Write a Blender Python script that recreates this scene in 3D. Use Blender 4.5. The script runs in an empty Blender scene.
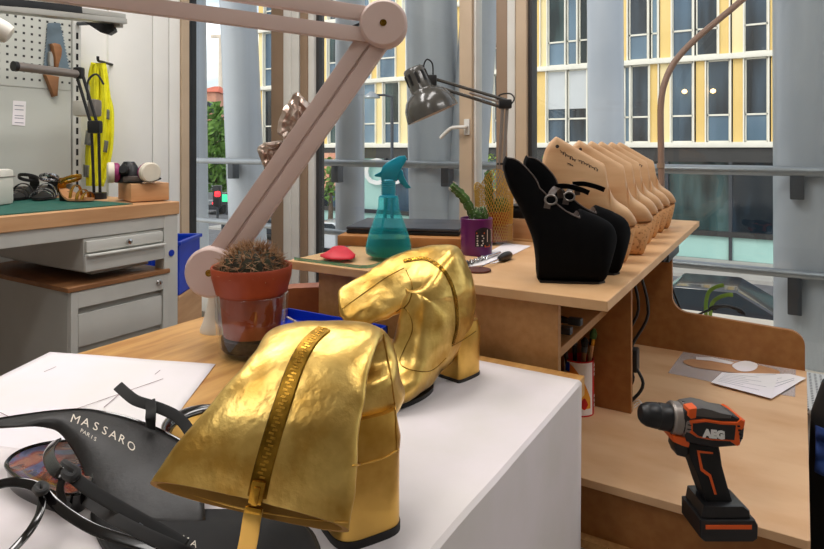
import bpy, bmesh, math, random
from mathutils import noise as mnoise
from mathutils.bvhtree import BVHTree
from mathutils import Vector, Matrix
random.seed(7)
C = bpy.context.scene.collection
PI = math.pi
H = 1.18                      # eye height
F = 612.0                     # focal length in pixels (824 wide frame)
HY = 148.0                    # horizon row
A = math.atan(371.0/612.0)    # the room is turned by this much against the view
CA, SA = math.cos(A), math.sin(A)

def V(*a): return Vector(a)
def at(px, py, Z):            # world point seen at a pixel, Z metres deep
    r = (px-412.0)/F*Z; z = H-(py-HY)/F*Z
    return Vector((r*CA - Z*SA, r*SA + Z*CA, z))
def on(px, py, z):            # world point seen at a pixel on the horizontal plane z
    return at(px, py, (H-z)*F/(py-HY))
def onY(px, py, Y):           # world point on the vertical plane y = Y
    u = (px-412.0)/F
    return at(px, py, Y/(CA+SA*u))
def onX(px, py, X):
    u = (px-412.0)/F
    return at(px, py, X/(CA*u-SA))
RIGHT = Vector((CA, SA, 0)); FWD = Vector((-SA, CA, 0)); UP = Vector((0,0,1))
Z_TABLE, Z_SHELF, Z_BENCH, Z_LEFT = H-.42, H-.28, H-.65, H-.20

# ------------------------------------------------------------------ materials
def lin(c):
    return tuple((x/12.92 if x <= .04045 else ((x+.055)/1.055)**2.4) for x in c)
def rgb(r, g, b): return lin((r/255., g/255., b/255.))
MATS = {}
class NT:
    def __init__(s, name):
        s.m = bpy.data.materials.new(name); s.m.use_nodes = True
        s.t = s.m.node_tree; s.t.nodes.clear()
        s.out = s.t.nodes.new('ShaderNodeOutputMaterial')
    def n(s, typ, **kw):
        nd = s.t.nodes.new(typ)
        for k, v in kw.items():
            if k in nd.inputs: nd.inputs[k].default_value = v
            else: setattr(nd, k, v)
        return nd
    def l(s, a, b): s.t.links.new(a, b)
    def math(s, op, a, b=None):
        nd = s.t.nodes.new('ShaderNodeMath'); nd.operation = op
        for i, x in enumerate((a, b)):
            if x is None: continue
            if isinstance(x, (int, float)): nd.inputs[i].default_value = x
            else: s.l(x, nd.inputs[i])
        return nd.outputs[0]
def mat(name, col, rough=.5, metal=0, col2=None, scale=20, stretch=(1,1,1), bump=0, bscale=None, spec=None,
        detail=4, trans=0, ior=1.45, coat=0, sheen=0, emit=0, lo=.35, hi=.65, alpha=1, sss=0, bdist=.002):
    k = NT(name)
    p = k.n('ShaderNodeBsdfPrincipled')
    p.inputs['Roughness'].default_value = rough; p.inputs['Metallic'].default_value = metal
    p.inputs['IOR'].default_value = ior
    p.inputs['Transmission Weight'].default_value = trans
    p.inputs['Coat Weight'].default_value = coat
    p.inputs['Sheen Weight'].default_value = sheen
    p.inputs['Alpha'].default_value = alpha
    if spec is not None: p.inputs['Specular IOR Level'].default_value = spec
    c4 = (*col, 1)
    tc = k.n('ShaderNodeTexCoord'); mp = k.n('ShaderNodeMapping')
    mp.inputs['Scale'].default_value = stretch
    k.l(tc.outputs['Object'], mp.inputs['Vector'])
    no = k.n('ShaderNodeTexNoise', Scale=scale, Detail=detail)
    k.l(mp.outputs[0], no.inputs['Vector'])
    if col2 is None: col2 = tuple(x*.9 for x in col)
    cr = k.n('ShaderNodeValToRGB')
    cr.color_ramp.elements[0].position = lo; cr.color_ramp.elements[1].position = hi
    cr.color_ramp.elements[0].color = (*col2, 1); cr.color_ramp.elements[1].color = c4
    k.l(no.outputs['Fac'], cr.inputs[0]); k.l(cr.outputs[0], p.inputs['Base Color'])
    if bump:
        nb = k.n('ShaderNodeTexNoise', Scale=bscale or scale, Detail=6); k.l(mp.outputs[0], nb.inputs['Vector'])
        bp = k.n('ShaderNodeBump', Strength=bump, Distance=bdist)
        k.l(nb.outputs['Fac'], bp.inputs['Height']); k.l(bp.outputs[0], p.inputs['Normal'])
    if emit:
        p.inputs['Emission Color'].default_value = c4; p.inputs['Emission Strength'].default_value = emit
    k.l(p.outputs[0], k.out.inputs[0])
    MATS[name] = k.m; k.m.diffuse_color = c4
    k.p = p; k.ramp = cr; k.tc = tc
    return k.m
def glass_mat(name, tint=(1,1,1), refl=.06, rough=.0, thick=.75):
    # clear sheet glass: what is behind shows through, with a Fresnel reflection on top
    k = NT(name)
    tr = k.n('ShaderNodeBsdfTransparent'); tr.inputs[0].default_value = (*tint, 1)
    gl = k.n('ShaderNodeBsdfGlossy', Roughness=rough); gl.inputs[0].default_value = (1,1,1,1)
    lw = k.n('ShaderNodeFresnel', IOR=1.45)
    mx = k.n('ShaderNodeMixShader')
    gm = k.n('ShaderNodeNewGeometry')
    f = k.math('MINIMUM', k.math('MULTIPLY', lw.outputs[0], refl/.04), .6)
    f = k.math('MULTIPLY', f, k.math('SUBTRACT', 1, gm.outputs['Backfacing']))
    k.l(f, mx.inputs[0]); k.l(tr.outputs[0], mx.inputs[1]); k.l(gl.outputs[0], mx.inputs[2])
    k.l(mx.outputs[0], k.out.inputs[0]); MATS[name] = k.m
    return k.m

# ------------------------------------------------------------------ mesh building
class MB:
    def __init__(s): s.bm = bmesh.new()
    def face(s, vs):
        try: return s.bm.faces.new(vs)
        except ValueError: return None
    def v(s, p): return s.bm.verts.new(p)
    def box(s, c, size, rot=None, bevel=0):
        c = Vector(c); hx, hy, hz = size[0]/2, size[1]/2, size[2]/2
        R = rot if rot is not None else Matrix.Identity(3)
        b2 = bmesh.new()
        q = [b2.verts.new((x, y, z)) for x in (-hx,hx) for y in (-hy,hy) for z in (-hz,hz)]
        for f in ((0,1,3,2),(4,6,7,5),(0,4,5,1),(2,3,7,6),(0,2,6,4),(1,5,7,3)): b2.faces.new([q[i] for i in f])
        if bevel:
            bmesh.ops.bevel(b2, geom=list(b2.edges), offset=bevel, segments=2, affect='EDGES', profile=.6)
        s.add(b2, c, R); return s
    def lim(s, x0, x1, y0, y1, z0, z1, bevel=0):
        return s.box(((x0+x1)/2,(y0+y1)/2,(z0+z1)/2), (abs(x1-x0),abs(y1-y0),abs(z1-z0)), bevel=bevel)
    def add(s, b2, c=(0,0,0), R=None):
        R = R if R is not None else Matrix.Identity(3); c = Vector(c)
        mp = {}
        for v in b2.verts: mp[v] = s.bm.verts.new(R @ v.co + c)
        for f in b2.faces: s.face([mp[v] for v in f.verts])
        b2.free()
    def loft(s, rings, close=True, cap0=True, cap1=True):
        R = [[s.bm.verts.new(p) for p in r] for r in rings]
        n = len(R[0])
        for a, b in zip(R, R[1:]):
            for i in range(n if close else n-1):
                j = (i+1) % n
                s.face([a[i], a[j], b[j], b[i]])
        if cap0: s.face(list(reversed(R[0])))
        if cap1: s.face(R[-1])
        return s
    def cyl(s, p0, p1, r0, r1=None, seg=20, cap=True):
        r1 = r0 if r1 is None else r1
        p0, p1 = Vector(p0), Vector(p1); d = (p1-p0).normalized()
        u = d.orthogonal().normalized(); w = d.cross(u)
        ring = lambda p, r: [p + u*math.cos(2*PI*i/seg)*r + w*math.sin(2*PI*i/seg)*r for i in range(seg)]
        return s.loft([ring(p0, r0), ring(p1, r1)], True, cap, cap)
    def tube(s, pts, r, seg=10, flat=None, up=None, cap=True):
        # sweep along points; flat=(w,t) sweeps a strap of width w and thickness t
        pts = [Vector(p) for p in pts]; rings = []; n = len(pts)
        prev = None
        for i, p in enumerate(pts):
            d = (pts[min(i+1,n-1)] - pts[max(i-1,0)]).normalized()
            if prev is None:
                u = (Vector(up) if up is not None else d.orthogonal()); 
            else: u = Vector(up) if (up is not None and flat) else prev
            u = (u - d*u.dot(d))
            if u.length < 1e-5: u = d.orthogonal()
            u.normalize(); w = d.cross(u); prev = u
            ri = r[i] if isinstance(r, (list, tuple)) else r
            if flat:
                fw, ft = flat
                rings.append([p + u*(math.copysign(abs(math.cos(t))**.5, math.cos(t))*ft/2) + w*(math.copysign(abs(math.sin(t))**.5, math.sin(t))*fw/2)
                              for t in [2*PI*(k+.5)/12 for k in range(12)]])
            else:
                rings.append([p + u*math.cos(2*PI*k/seg)*ri + w*math.sin(2*PI*k/seg)*ri for k in range(seg)])
        return s.loft(rings, True, cap, cap)
    def lathe(s, prof, c=(0,0,0), seg=32, R=None, cap0=True, cap1=True):
        # prof: (radius, height)
        R = R if R is not None else Matrix.Identity(3); c = Vector(c)
        rings = [[c + R @ Vector((r*math.cos(2*PI*i/seg), r*math.sin(2*PI*i/seg), z)) for i in range(seg)] for r, z in prof]
        return s.loft(rings, True, cap0, cap1)
    def prism(s, pts, ax0, ax1, ax2, o, depth):
        # outline pts (a,b) in axes ax0, ax1 from o, extruded along ax2
        o = Vector(o); f = lambda a, b, k: o + ax0*a + ax1*b + ax2*k
        r0 = [s.v(f(a,b,0)) for a,b in pts]; r1 = [s.v(f(a,b,depth)) for a,b in pts]
        n = len(pts)
        s.face(r0[::-1]); s.face(r1)
        for i in range(n): s.face([r0[i], r0[(i+1)%n], r1[(i+1)%n], r1[i]])
        return s
    def band(s, pts, wv, w, t):
        # a flat strap through pts: width along wv (one vector or one per point), thickness t
        pts = [Vector(p) for p in pts]; n = len(pts); rings = []
        for i, p in enumerate(pts):
            d = (pts[min(i+1,n-1)]-pts[max(i-1,0)]).normalized()
            q = Vector(wv[i] if isinstance(wv, list) else wv); q = (q-d*q.dot(d)).normalized(); k = d.cross(q)
            rings.append([p+q*w*a+k*t*b for a, b in ((.5,.25),(.4,.5),(-.4,.5),(-.5,.25),(-.5,-.25),(-.4,-.5),(.4,-.5),(.5,-.25))])
        return s.loft(rings)
    def grid(s, fn, nu, nv, thick=0):
        P = [[fn(i/(nu-1), j/(nv-1)) for j in range(nv)] for i in range(nu)]
        G = [[s.v(p) for p in row] for row in P]
        for i in range(nu-1):
            for j in range(nv-1): s.face([G[i][j], G[i+1][j], G[i+1][j+1], G[i][j+1]])
        return s
    def build(s, name, m, parent=None, smooth=True, angle=35, sub=0, solid=0, origin=None, offset=-1, bev=0):
        bmesh.ops.recalc_face_normals(s.bm, faces=s.bm.faces)
        me = bpy.data.meshes.new(name)
        o = bpy.data.objects.new(name, me); C.objects.link(o)
        org = Vector(origin) if origin is not None else (Vector(parent['org']) if parent is not None and 'org' in parent else Vector((0,0,0)))
        if parent is not None and 'orot' in parent:
            Ri = Matrix.Rotation(-parent['orot'], 3, 'Z')
            for v in s.bm.verts: v.co = Ri @ (v.co - org)
        else:
            for v in s.bm.verts: v.co -= org
        s.bm.to_mesh(me); s.bm.free()
        if parent is not None: o.parent = parent
        else: o.location = org
        if parent is not None and 'org' in parent: o['org'] = parent['org']
        if parent is not None and 'orot' in parent: o['orot'] = parent['orot']
        for mm in (m if isinstance(m, (list, tuple)) else [m]): me.materials.append(MATS[mm] if isinstance(mm, str) else mm)
        if smooth:
            me.shade_smooth(); me.set_sharp_from_angle(angle=math.radians(angle))
        if solid:
            md = o.modifiers.new('solid', 'SOLIDIFY'); md.thickness = solid; md.offset = offset
        if bev:
            md = o.modifiers.new('bevel', 'BEVEL'); md.width = bev; md.segments = 2; md.limit_method = 'ANGLE'
        if sub:
            md = o.modifiers.new('sub', 'SUBSURF'); md.levels = sub; md.render_levels = sub
        return o

def thing(name, label, cat, base, group=None, rot=0):
    o = bpy.data.objects.new(name, None); C.objects.link(o)
    o.location = base; o['org'] = tuple(base); o.empty_display_size = .05
    if rot: o.rotation_euler = (0,0,rot); o['orot'] = rot
    o['label'] = label; o['category'] = cat
    if group: o['group'] = group
    return o
def tag(o, label, cat, group=None, kind=None):
    o['label'] = label; o['category'] = cat
    if group: o['group'] = group
    if kind: o['kind'] = kind
    return o
def struct(o, label=None):
    o['kind'] = 'structure'
    if label: o['label'] = label
    return o
def copy_tree(o, parent=None):
    c = o.copy(); C.objects.link(c)
    if parent is not None: c.parent = parent
    for ch in list(o.children): copy_tree(ch, c)
    return c
def text_pts(txt, size, depth=.0006, shear=0, bold=0):
    cu = bpy.data.curves.new('t', 'FONT'); cu.body = txt; cu.size = size; cu.extrude = depth/2; cu.shear = shear
    cu.offset = bold; cu.align_x = 'CENTER'; cu.align_y = 'CENTER'; cu.resolution_u = 3
    o = bpy.data.objects.new('t', cu); C.objects.link(o)
    dg = bpy.context.evaluated_depsgraph_get(); dg.update()
    me = o.evaluated_get(dg).to_mesh()
    vs = [v.co.copy() for v in me.vertices]; fs = [list(p.vertices) for p in me.polygons]
    o.evaluated_get(dg).to_mesh_clear(); bpy.data.objects.remove(o); bpy.data.curves.remove(cu)
    return vs, fs
def text_mb(mb, txt, size, fn, depth=.0006, shear=0, bold=0):
    # fn maps text-plane (x, y, z) to world
    vs, fs = text_pts(txt, size, depth, shear, bold)
    q = [mb.v(fn(v)) for v in vs]
    for f in fs: mb.face([q[i] for i in f])
    return mb
def spl(pts, n=6, closed=False):
    # Catmull-Rom through points of any dimension
    P = [Vector(p) for p in pts]; out = []
    m = len(P)
    for i in range(m if closed else m-1):
        g = lambda k: P[k % m] if closed else P[max(0, min(m-1, k))]
        p0, p1, p2, p3 = g(i-1), g(i), g(i+1), g(i+2)
        for j in range(n):
            t = j/n
            out.append(.5*((2*p1) + (p2-p0)*t + (2*p0-5*p1+4*p2-p3)*t*t + (3*p1-p0-3*p2+p3)*t**3))
    if not closed: out.append(P[-1])
    return out
# ------------------------------------------------------------------ material library
mat('wall_paint', rgb(238,237,232), .7, scale=3, col2=rgb(232,231,226))
mat('ceiling_paint', rgb(235,233,228), .8, scale=3)
mat('floor_concrete', rgb(170,158,150), .6, scale=4, col2=rgb(150,140,134))
mat('frame_tan', rgb(196,174,148), .45, scale=5, col2=rgb(188,166,140))
mat('frame_white', rgb(222,220,214), .5, scale=5)
mat('frame_brown', rgb(150,126,104), .5, scale=5)
mat('frame_dark', rgb(48,46,46), .5, scale=5)
mat('column_paint', rgb(182,187,193), .3, scale=1.2, col2=rgb(168,174,182), spec=.5)
mat('steel_rail', rgb(150,154,158), .35, metal=.6, scale=8)
mat('dark_steel', rgb(70,74,80), .45, metal=.5, scale=8)
mat('mdf', rgb(186,138,86), .55, scale=60, col2=rgb(174,126,74), bump=.03)
mat('mdf_top', rgb(216,174,128), .5, scale=9, col2=rgb(204,158,110), bump=.02, detail=8)  # same board as mdf, light on the top put into a paler tone
mat('mdf_edge', rgb(200,154,98), .6, scale=90, col2=rgb(180,134,80))
mat('mdf_shaded', rgb(160,108,56), .6, scale=40, col2=rgb(148,96,46))  # same board as mdf, shade below the shelf put into a darker brown
k_ = mat('plywood_bench', rgb(220,180,138), .5, scale=5, col2=rgb(204,158,114), stretch=(1,2.2,1), bump=.03, detail=10, lo=.3, hi=.6)
mat('oak', rgb(212,164,98), .40, scale=5.5, col2=rgb(174,122,64), stretch=(7,1,7), bump=.05, detail=10, lo=.32, hi=.66)
mat('oak_edge', rgb(212,174,122), .5, scale=4, col2=rgb(190,148,98), stretch=(1,8,8), detail=8)
mat('beech', rgb(206,160,116), .45, scale=4, col2=rgb(190,142,98), stretch=(1,1,8), detail=8)
mat('beech_dark', rgb(150,104,66), .5, scale=4, col2=rgb(132,88,54), stretch=(8,1,8), detail=8)
mat('paper_white', rgb(238,231,236), .8, scale=5, col2=rgb(232,228,226))
mat('kraft_white', rgb(228,219,221), .75, scale=7, col2=rgb(220,213,210), bump=.12, bscale=9, bdist=.004)
mat('grey_steel', rgb(186,186,180), .45, scale=6, col2=rgb(180,180,174), spec=.4)
mat('grey_steel_light', rgb(204,204,198), .4, scale=6, spec=.45)
mat('black_plastic', rgb(26,26,28), .4, scale=30, col2=rgb(20,20,22))
mat('black_matte', rgb(16,16,17), .75, scale=30, col2=rgb(11,11,12))
mat('chrome', rgb(205,205,205), .15, metal=1, scale=10)
mat('brass', rgb(196,150,60), .25, metal=1, scale=10, col2=rgb(160,116,40))
mat('green_mat', rgb(28,92,80), .6, scale=40, col2=rgb(22,82,70))
mat('blue_plastic', rgb(18,62,190), .35, scale=8, col2=rgb(14,52,172))
mat('asphalt', rgb(112,112,116), .85, scale=2, col2=rgb(96,96,100))
mat('pavement', rgb(176,172,166), .85, scale=2)
mat('facade_yellow', rgb(240,210,140), .6, scale=.25, col2=rgb(234,200,122))
mat('facade_pale', rgb(244,228,184), .6, scale=.25, col2=rgb(246,224,164))
mat('facade_band', rgb(240,236,222), .55, scale=1)
mat('facade_dark', rgb(52,52,52), .4, scale=.5)
mat('facade_teal', rgb(176,214,206), .25, scale=.4, col2=rgb(160,200,194))
mat('win_blue', rgb(84,108,128), .1, scale=.5, col2=rgb(22,32,40), stretch=(1.6,1.6,.25), spec=.45, detail=3, lo=.4, hi=.62)
mat('win_green', rgb(84,112,112), .1, scale=.5, col2=rgb(22,38,40), stretch=(1.6,1.6,.3), spec=.45, detail=3, lo=.4, hi=.6)
mat('win_light', rgb(120,146,166), .12, scale=.5, col2=rgb(78,100,118), stretch=(1.5,1.5,.25), spec=.45, detail=2)
mat('win_dark', rgb(66,82,96), .1, scale=.6, col2=rgb(16,22,28), stretch=(1.6,1.6,.25), spec=.45, detail=3, lo=.42, hi=.66)
mat('win_blind', rgb(206,210,212), .4, scale=.5)
mat('leaf', rgb(120,160,66), .6, scale=3, col2=rgb(78,118,44))
mat('leaf_light', rgb(176,200,90), .6, scale=3, col2=rgb(130,166,64))
mat('bark', rgb(96,80,64), .8, scale=8)
mat('brick_pink', rgb(226,168,140), .8, scale=2, col2=rgb(214,150,124))
mat('roof_red', rgb(214,110,80), .8, scale=2)
mat('stone_pale', rgb(228,214,196), .8, scale=1)
mat('car_dark', rgb(44,48,54), .2, scale=2, coat=.6)
mat('car_silver', rgb(196,200,204), .2, scale=2, coat=.6)
mat('car_glass', rgb(40,50,56), .05, scale=2, spec=.8)
mat('rubber', rgb(24,24,25), .8, scale=10)
mat('sign_white', rgb(232,232,230), .5, scale=2)
for n_, c_, e_ in (('light_red',(255,40,50),3),('light_green',(60,220,150),1.2),('lamp_warm',(255,206,140),4)):
    mat(n_, rgb(*c_), .4, emit=e_, scale=3, col2=rgb(*c_))
glass_mat('window_glass', (.965,.985,.985), refl=.05)
glass_mat('clear_glass', (.93,.95,.95), refl=.07)

# ------------------------------------------------------------------ room shell
YW = 2.62       # window wall
XL = -2.70      # left wall
struct(MB().lim(-3.6, 3.2, -3.2, 2.62, -.1, 0).build('floor', 'floor_concrete'))
struct(MB().lim(-3.6, 3.2, -3.2, 2.9, 2.9, 3.0).build('ceiling', 'ceiling_paint'))
mb = MB(); mb.lim(-3.6, XL, -3.2, 2.10, 0, 2.9)
struct(mb.build('wall_left', 'wall_paint'))
# the white lining panels between the pegboard and the window, with open joints
mb = MB()
ys = [1.70, 1.935, 2.03, 2.10]
for a_, b_ in zip(ys, ys[1:]): mb.lim(XL-.004, XL+.018, a_+.003, b_-.003, .1, 2.9, bevel=.002)
struct(mb.build('trim_1', 'wall_paint'))
struct(MB().lim(XL-.6, XL+.03, 2.10, 2.145, 0, 2.9).build('trim_2', 'frame_tan'))
struct(MB().lim(-3.6, 3.2, -3.3, -3.2, 0, 2.9).build('wall_back', 'wall_paint'))
struct(MB().lim(3.2, 3.3, -3.2, 2.9, 0, 2.9).build('wall_right', 'wall_paint'))
struct(MB().lim(-3.7, -3.6, 2.1, 2.9, 0, 2.9).build('wall_far_left', 'wall_paint'))
# window wall: lower wall, ledge, header, mullions
px2x = lambda p: onY(p, 200, YW).x
mb = MB(); mb.lim(px2x(313), 3.2, YW, YW+.12, 0, .06); mb.lim(-3.6, 3.2, YW, YW+.12, 2.7, 2.9)
mb.lim(-3.6, px2x(272), YW, YW+.12, 0, .06)
struct(mb.build('wall_window', 'wall_paint'))
def mull(p0, p1, m, y0, y1, n, z0=.0):
    struct(MB().lim(px2x(p0), px2x(p1), y0, y1, z0, 2.7, bevel=.004).build('trim_%d' % n, m))
mull(178, 186.5, 'frame_dark', YW-.03, YW+.08, 4)
n_ = 5
for p0, p1, m, d0 in ((271,285,'frame_brown',0),(285,292,'frame_white',-.015),(292,299,'frame_white',.0),(299,301,'frame_dark',.03),
                      (301,308,'frame_brown',-.01),(308,313.5,'frame_white',0),(313.5,316.5,'frame_dark',.02)):
    mull(p0, p1, m, YW+d0, YW+.07, n_); n_ += 1
for p0, p1, m, d0 in ((461,473.5,'frame_tan',-.02),(473.5,476,'frame_white',0),(496,507,'frame_brown',0),(507,515,'frame_white',0),(515,517,'frame_brown',.01),
                      (517,528,'frame_tan',-.02),(528,532,'frame_dark',0)):
    mull(p0, p1, m, YW+d0, YW+.07, n_, .06); n_ += 1
# panes
for i, (p0, p1, z0) in enumerate(((186.5,271,.06),(316.5,461,.06),(476,496,.06),(532,None,.06))):
    x1 = px2x(p1) if p1 else 3.2
    struct(MB().lim(px2x(p0), x1, YW+.035, YW+.041, z0, 2.7).build('window_%d' % (i+1), 'window_glass', smooth=False))
# window handle
t = thing('window_handle', 'white lever handle on the tan window frame, beside the grey desk lamp', 'handle', onY(463,125,YW-.02))
q = onY(467.5, 127, YW-.02)
MB().box(q+V(0,-.006,0), (.028,.012,.075), bevel=.004).build('backplate', 'frame_white', t)
p0 = onY(464,127,YW-.055); p1 = onY(452,128,YW-.06); p2 = onY(440.5,138,YW-.06)
MB().tube(spl([q+V(0,-.01,0), p0, p1, (p1+p2)/2+V(0,0,.004), p2], 5), .0085, seg=12).build('lever', 'frame_white', t)

# ------------------------------------------------------------------ outside: columns, railing
YC = 3.72
def column(pt, pb, w, Y, label, rdiv=2.0):
    a0, a1 = onY(pt, 0, Y), onY(pb, 260, Y)
    Zm = (a0-V(0,0,H)).dot(FWD); r = w/2/F*Zm
    d = (a1-a0)/(a1.z-a0.z)
    top = a0 + d*(3.6-a0.z); bot = a0 + d*((.10 if Y < 4.4 else -3.4)-a0.z)
    m = MB()
    n = 10
    m.lathe([(r,0),(r,1)], seg=40) if False else m.cyl(bot, top, r, r, seg=48)
    o = m.build('column', 'column_paint', origin=bot)
    tag(o, label, 'column', 'pale round columns outside the glass')
    return r
column(187, 190, 36, YC, 'pale round column at the far left edge of the window, beside the dark frame')
column(238, 249, 36, YC, 'pale round column leaning slightly, in front of the distant tree and crane')
column(350, 350, 29, YC, 'pale round column straight behind the blue spray bottle side, left of the sign ring')
column(431, 436, 52, YC, 'wide pale column behind the grey desk lamp shade')
column(480, 462, 38, YC, 'leaning pale column seen through the narrow pane behind the desk lamp post')
column(605, 607, 35, 6.6, 'slim blue-grey column rising behind the wooden shoe lasts')
column(817.5, 818.5, 78, YC+.02, 'widest pale column at the right edge, nearest the room')
YR = 3.50
t = thing('balustrade', 'grey steel railing of two round bars running outside all the windows', 'railing', V(-1,YR,0))
MB().cyl((-7,YR,1.078), (4,YR,1.062), .025, seg=16).build('top_rail', 'steel_rail', t)
MB().cyl((-7,YR,.575), (4,YR,.565), .022, seg=16).build('lower_rail', 'steel_rail', t)
for px in (233, 337, 447, 797):
    q = onY(px, 180, YR+.02)
    MB().lim(q.x-.03, q.x+.03, YR-.012, YR+.06, .93, 1.075, bevel=.006).build('bracket', 'dark_steel', t)
    if px == 797:
        MB().lim(q.x-.04, q.x+.02, YR-.012, YR+.06, .37, .56, bevel=.006).build('bracket', 'dark_steel', t)
# terrace slab outside (carries columns and railing)
struct(MB().lim(-8, 5, 2.75, 4.45, -.25, .10).build('terrace', 'stone_pale'))

# street level
ZS = -3.4
struct(MB().lim(-90, 40, 2.8, 140, ZS-.2, ZS).build('street', 'asphalt'))
struct(MB().lim(-28, 10, 23.6, 27.3, ZS, ZS+.12).build('pavement', 'pavement'))

# ------------------------------------------------------------------ building opposite
YB = 27.3
b0 = onY(258, 148, YB).x; b1 = 9.0
bld = thing('office_building', 'long yellow and glass office building across the street', 'building', V((b0+b1)/2, YB, ZS))
MB().lim(b0, b1, YB+.25, YB+9, ZS, 12.2).build('core', 'facade_dark', bld)
floors = [1.18, 4.68, 8.18]
for zf in floors + [11.68]:
    MB().lim(b0-.05, b1, YB-.22, YB+.3, zf+.02, zf+.24, bevel=.02).build('floor_band', 'facade_band', bld)
mod = 1.56
rnd = random.Random(3)
wins = []
clad = MB(); clad2 = MB(); fin = MB()
for fi, zf in enumerate(floors):
    z0, z1 = zf+.24, zf+3.52
    spec = {0: 'p531-535 w536-546:y y536-546 w547-566:b w568-587:b f588-590 w624-630 w631-649:d y650-658 p660-670 w671-693:b y696-705 w707-730:d y733-743 w745-768:d y771-776',
            1: 'y531-540 p541-547 w548-565:g w567-577:l w579-588:g y590-600 y620-627 w629-648:d w651-658:l y660-671 w672-693:b w696-718:b y719-729 p732-743 w744-768:d y770-776'}.get(fi, '')
    X_ = lambda p: onY(p, 120, YB).x
    segs = []
    for tok in spec.replace('w536-546:y ', '').split():
        k_, rest = tok[0], tok[1:]; rng, _, mm = rest.partition(':'); p0, p1 = rng.split('-')
        segs.append((k_, X_(float(p0)), X_(float(p1)), mm))
    def put(k_, xa, xb, mm=''):
        if k_ in 'yp': (clad if k_ == 'y' else clad2).lim(xa, xb, YB, YB+.25, z0, z1)
        elif k_ == 'w': wins.append((fi, xa, xb-xa, z0, z1, mm))
        fin.lim(xb, xb+.05, YB-.12, YB+.25, z0, z1)
    def rnd_fill(xa, xb):
        x = xa
        while x < xb-.5:
            yel = rnd.choice((.38,.42,.5,.62)); wid = rnd.choice((1.0,1.0,1.1,1.25))
            put('y' if rnd.random() < .6 else 'p', x, min(x+yel, xb)); x += yel+.05
            if x+wid > xb: break
            put('w', x, x+wid); x += wid+.05
    if segs:
        rnd_fill(b0+.05, segs[0][1]-.05)
        for sg in segs: put(*sg)
        rnd_fill(X_(591), X_(619)) if fi == 0 else rnd_fill(X_(601), X_(619))
        rnd_fill(segs[-1][2]+.05, b1)
    else: rnd_fill(b0+.05, b1)
clad.build('cladding', 'facade_yellow', bld); clad2.build('cladding', 'facade_pale', bld); fin.build('fins', 'facade_band', bld)
for fi, x, w, z0, z1, mm in wins:
    zt = z0 + (z1-z0)*.33
    f_ = MB()
    for a in ((x, x+.05, z0, z1), (x+w-.05, x+w, z0, z1), (x, x+w, z0, z0+.05), (x, x+w, z1-.05, z1), (x, x+w, zt-.035, zt+.035)):
        f_.lim(a[0], a[1], YB+.02, YB+.12, a[2], a[3])
    fo = f_.build('window', 'facade_band', bld, smooth=False)
    mname = {'d':'win_dark','b':'win_blue','g':'win_green','l':'win_light'}.get(mm) or rnd.choice(('win_blue','win_dark','win_green','win_light'))
    g = MB(); g.lim(x, x+w, YB+.09, YB+.13, zt, z1); g.build('pane', mname, fo, smooth=False)
    g = MB(); g.lim(x, x+w, YB+.09, YB+.13, z0, zt); g.build('pane', 'win_light' if rnd.random() < .55 else mname, fo, smooth=False)
# the blinds half down
for px0, px1 in ((547.5,565.5),(568.5,586.5)):
    a_, b_ = onY(px0, 100, YB).x, onY(px1, 100, YB).x
    MB().lim(a_, b_, YB+.03, YB+.085, 2.95, 4.66).build('blind', 'win_blind', bld, smooth=False)
# ground floor: dark fascia, shop glazing, posts, teal lower panels
MB().lim(b0, b1, YB-.05, YB+.25, .62, 1.16).build('fascia', 'facade_dark', bld)
x = b0; k = 0
while x < b1-.1:
    w = 2.35
    MB().lim(x+.06, x+w-.06, YB+.12, YB+.2, -2.15, .62).build('shop_window', rnd.choice(('win_green','facade_teal','win_green','win_blue')), bld)
    MB().lim(x+.06, x+w-.06, YB+.05, YB+.2, ZS+.12, -2.35).build('lower_panel', 'facade_teal', bld)
    MB().lim(x-.06, x+.06, YB-.05, YB+.25, ZS, .62).build('post', 'dark_steel', bld)
    x += w; k += 1
MB().lim(b0, b1, YB-.12, YB+.2, -2.35, -2.15).build('transom', 'facade_dark', bld)
# warm lamps in two windows
for px, py in ((684.5,91.5),(713,91)):
    q = onY(px, py, YB-.06)
    MB().lathe([(.001,-.1),(.08,-.06),(.11,0),(.08,.06),(.001,.1)], q, seg=14).build('interior_lamp', 'lamp_warm', bld)
# white letters above the shops
def sign(txt, px, py, size, name='letter'):
    q = onY(px, py, YB-.12)
    text_mb(MB_ := MB(), txt, size, lambda v: q+V(v.x, v.z, v.y), depth=.08, bold=.02)
    MB_.build('letter', 'sign_white', bld, smooth=False)
sign('t', 340, 174, 1.4); sign('C', 374, 173, 2.0); sign('o', 396, 176, 1.35); sign('d', 417, 174, 1.35)

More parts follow.
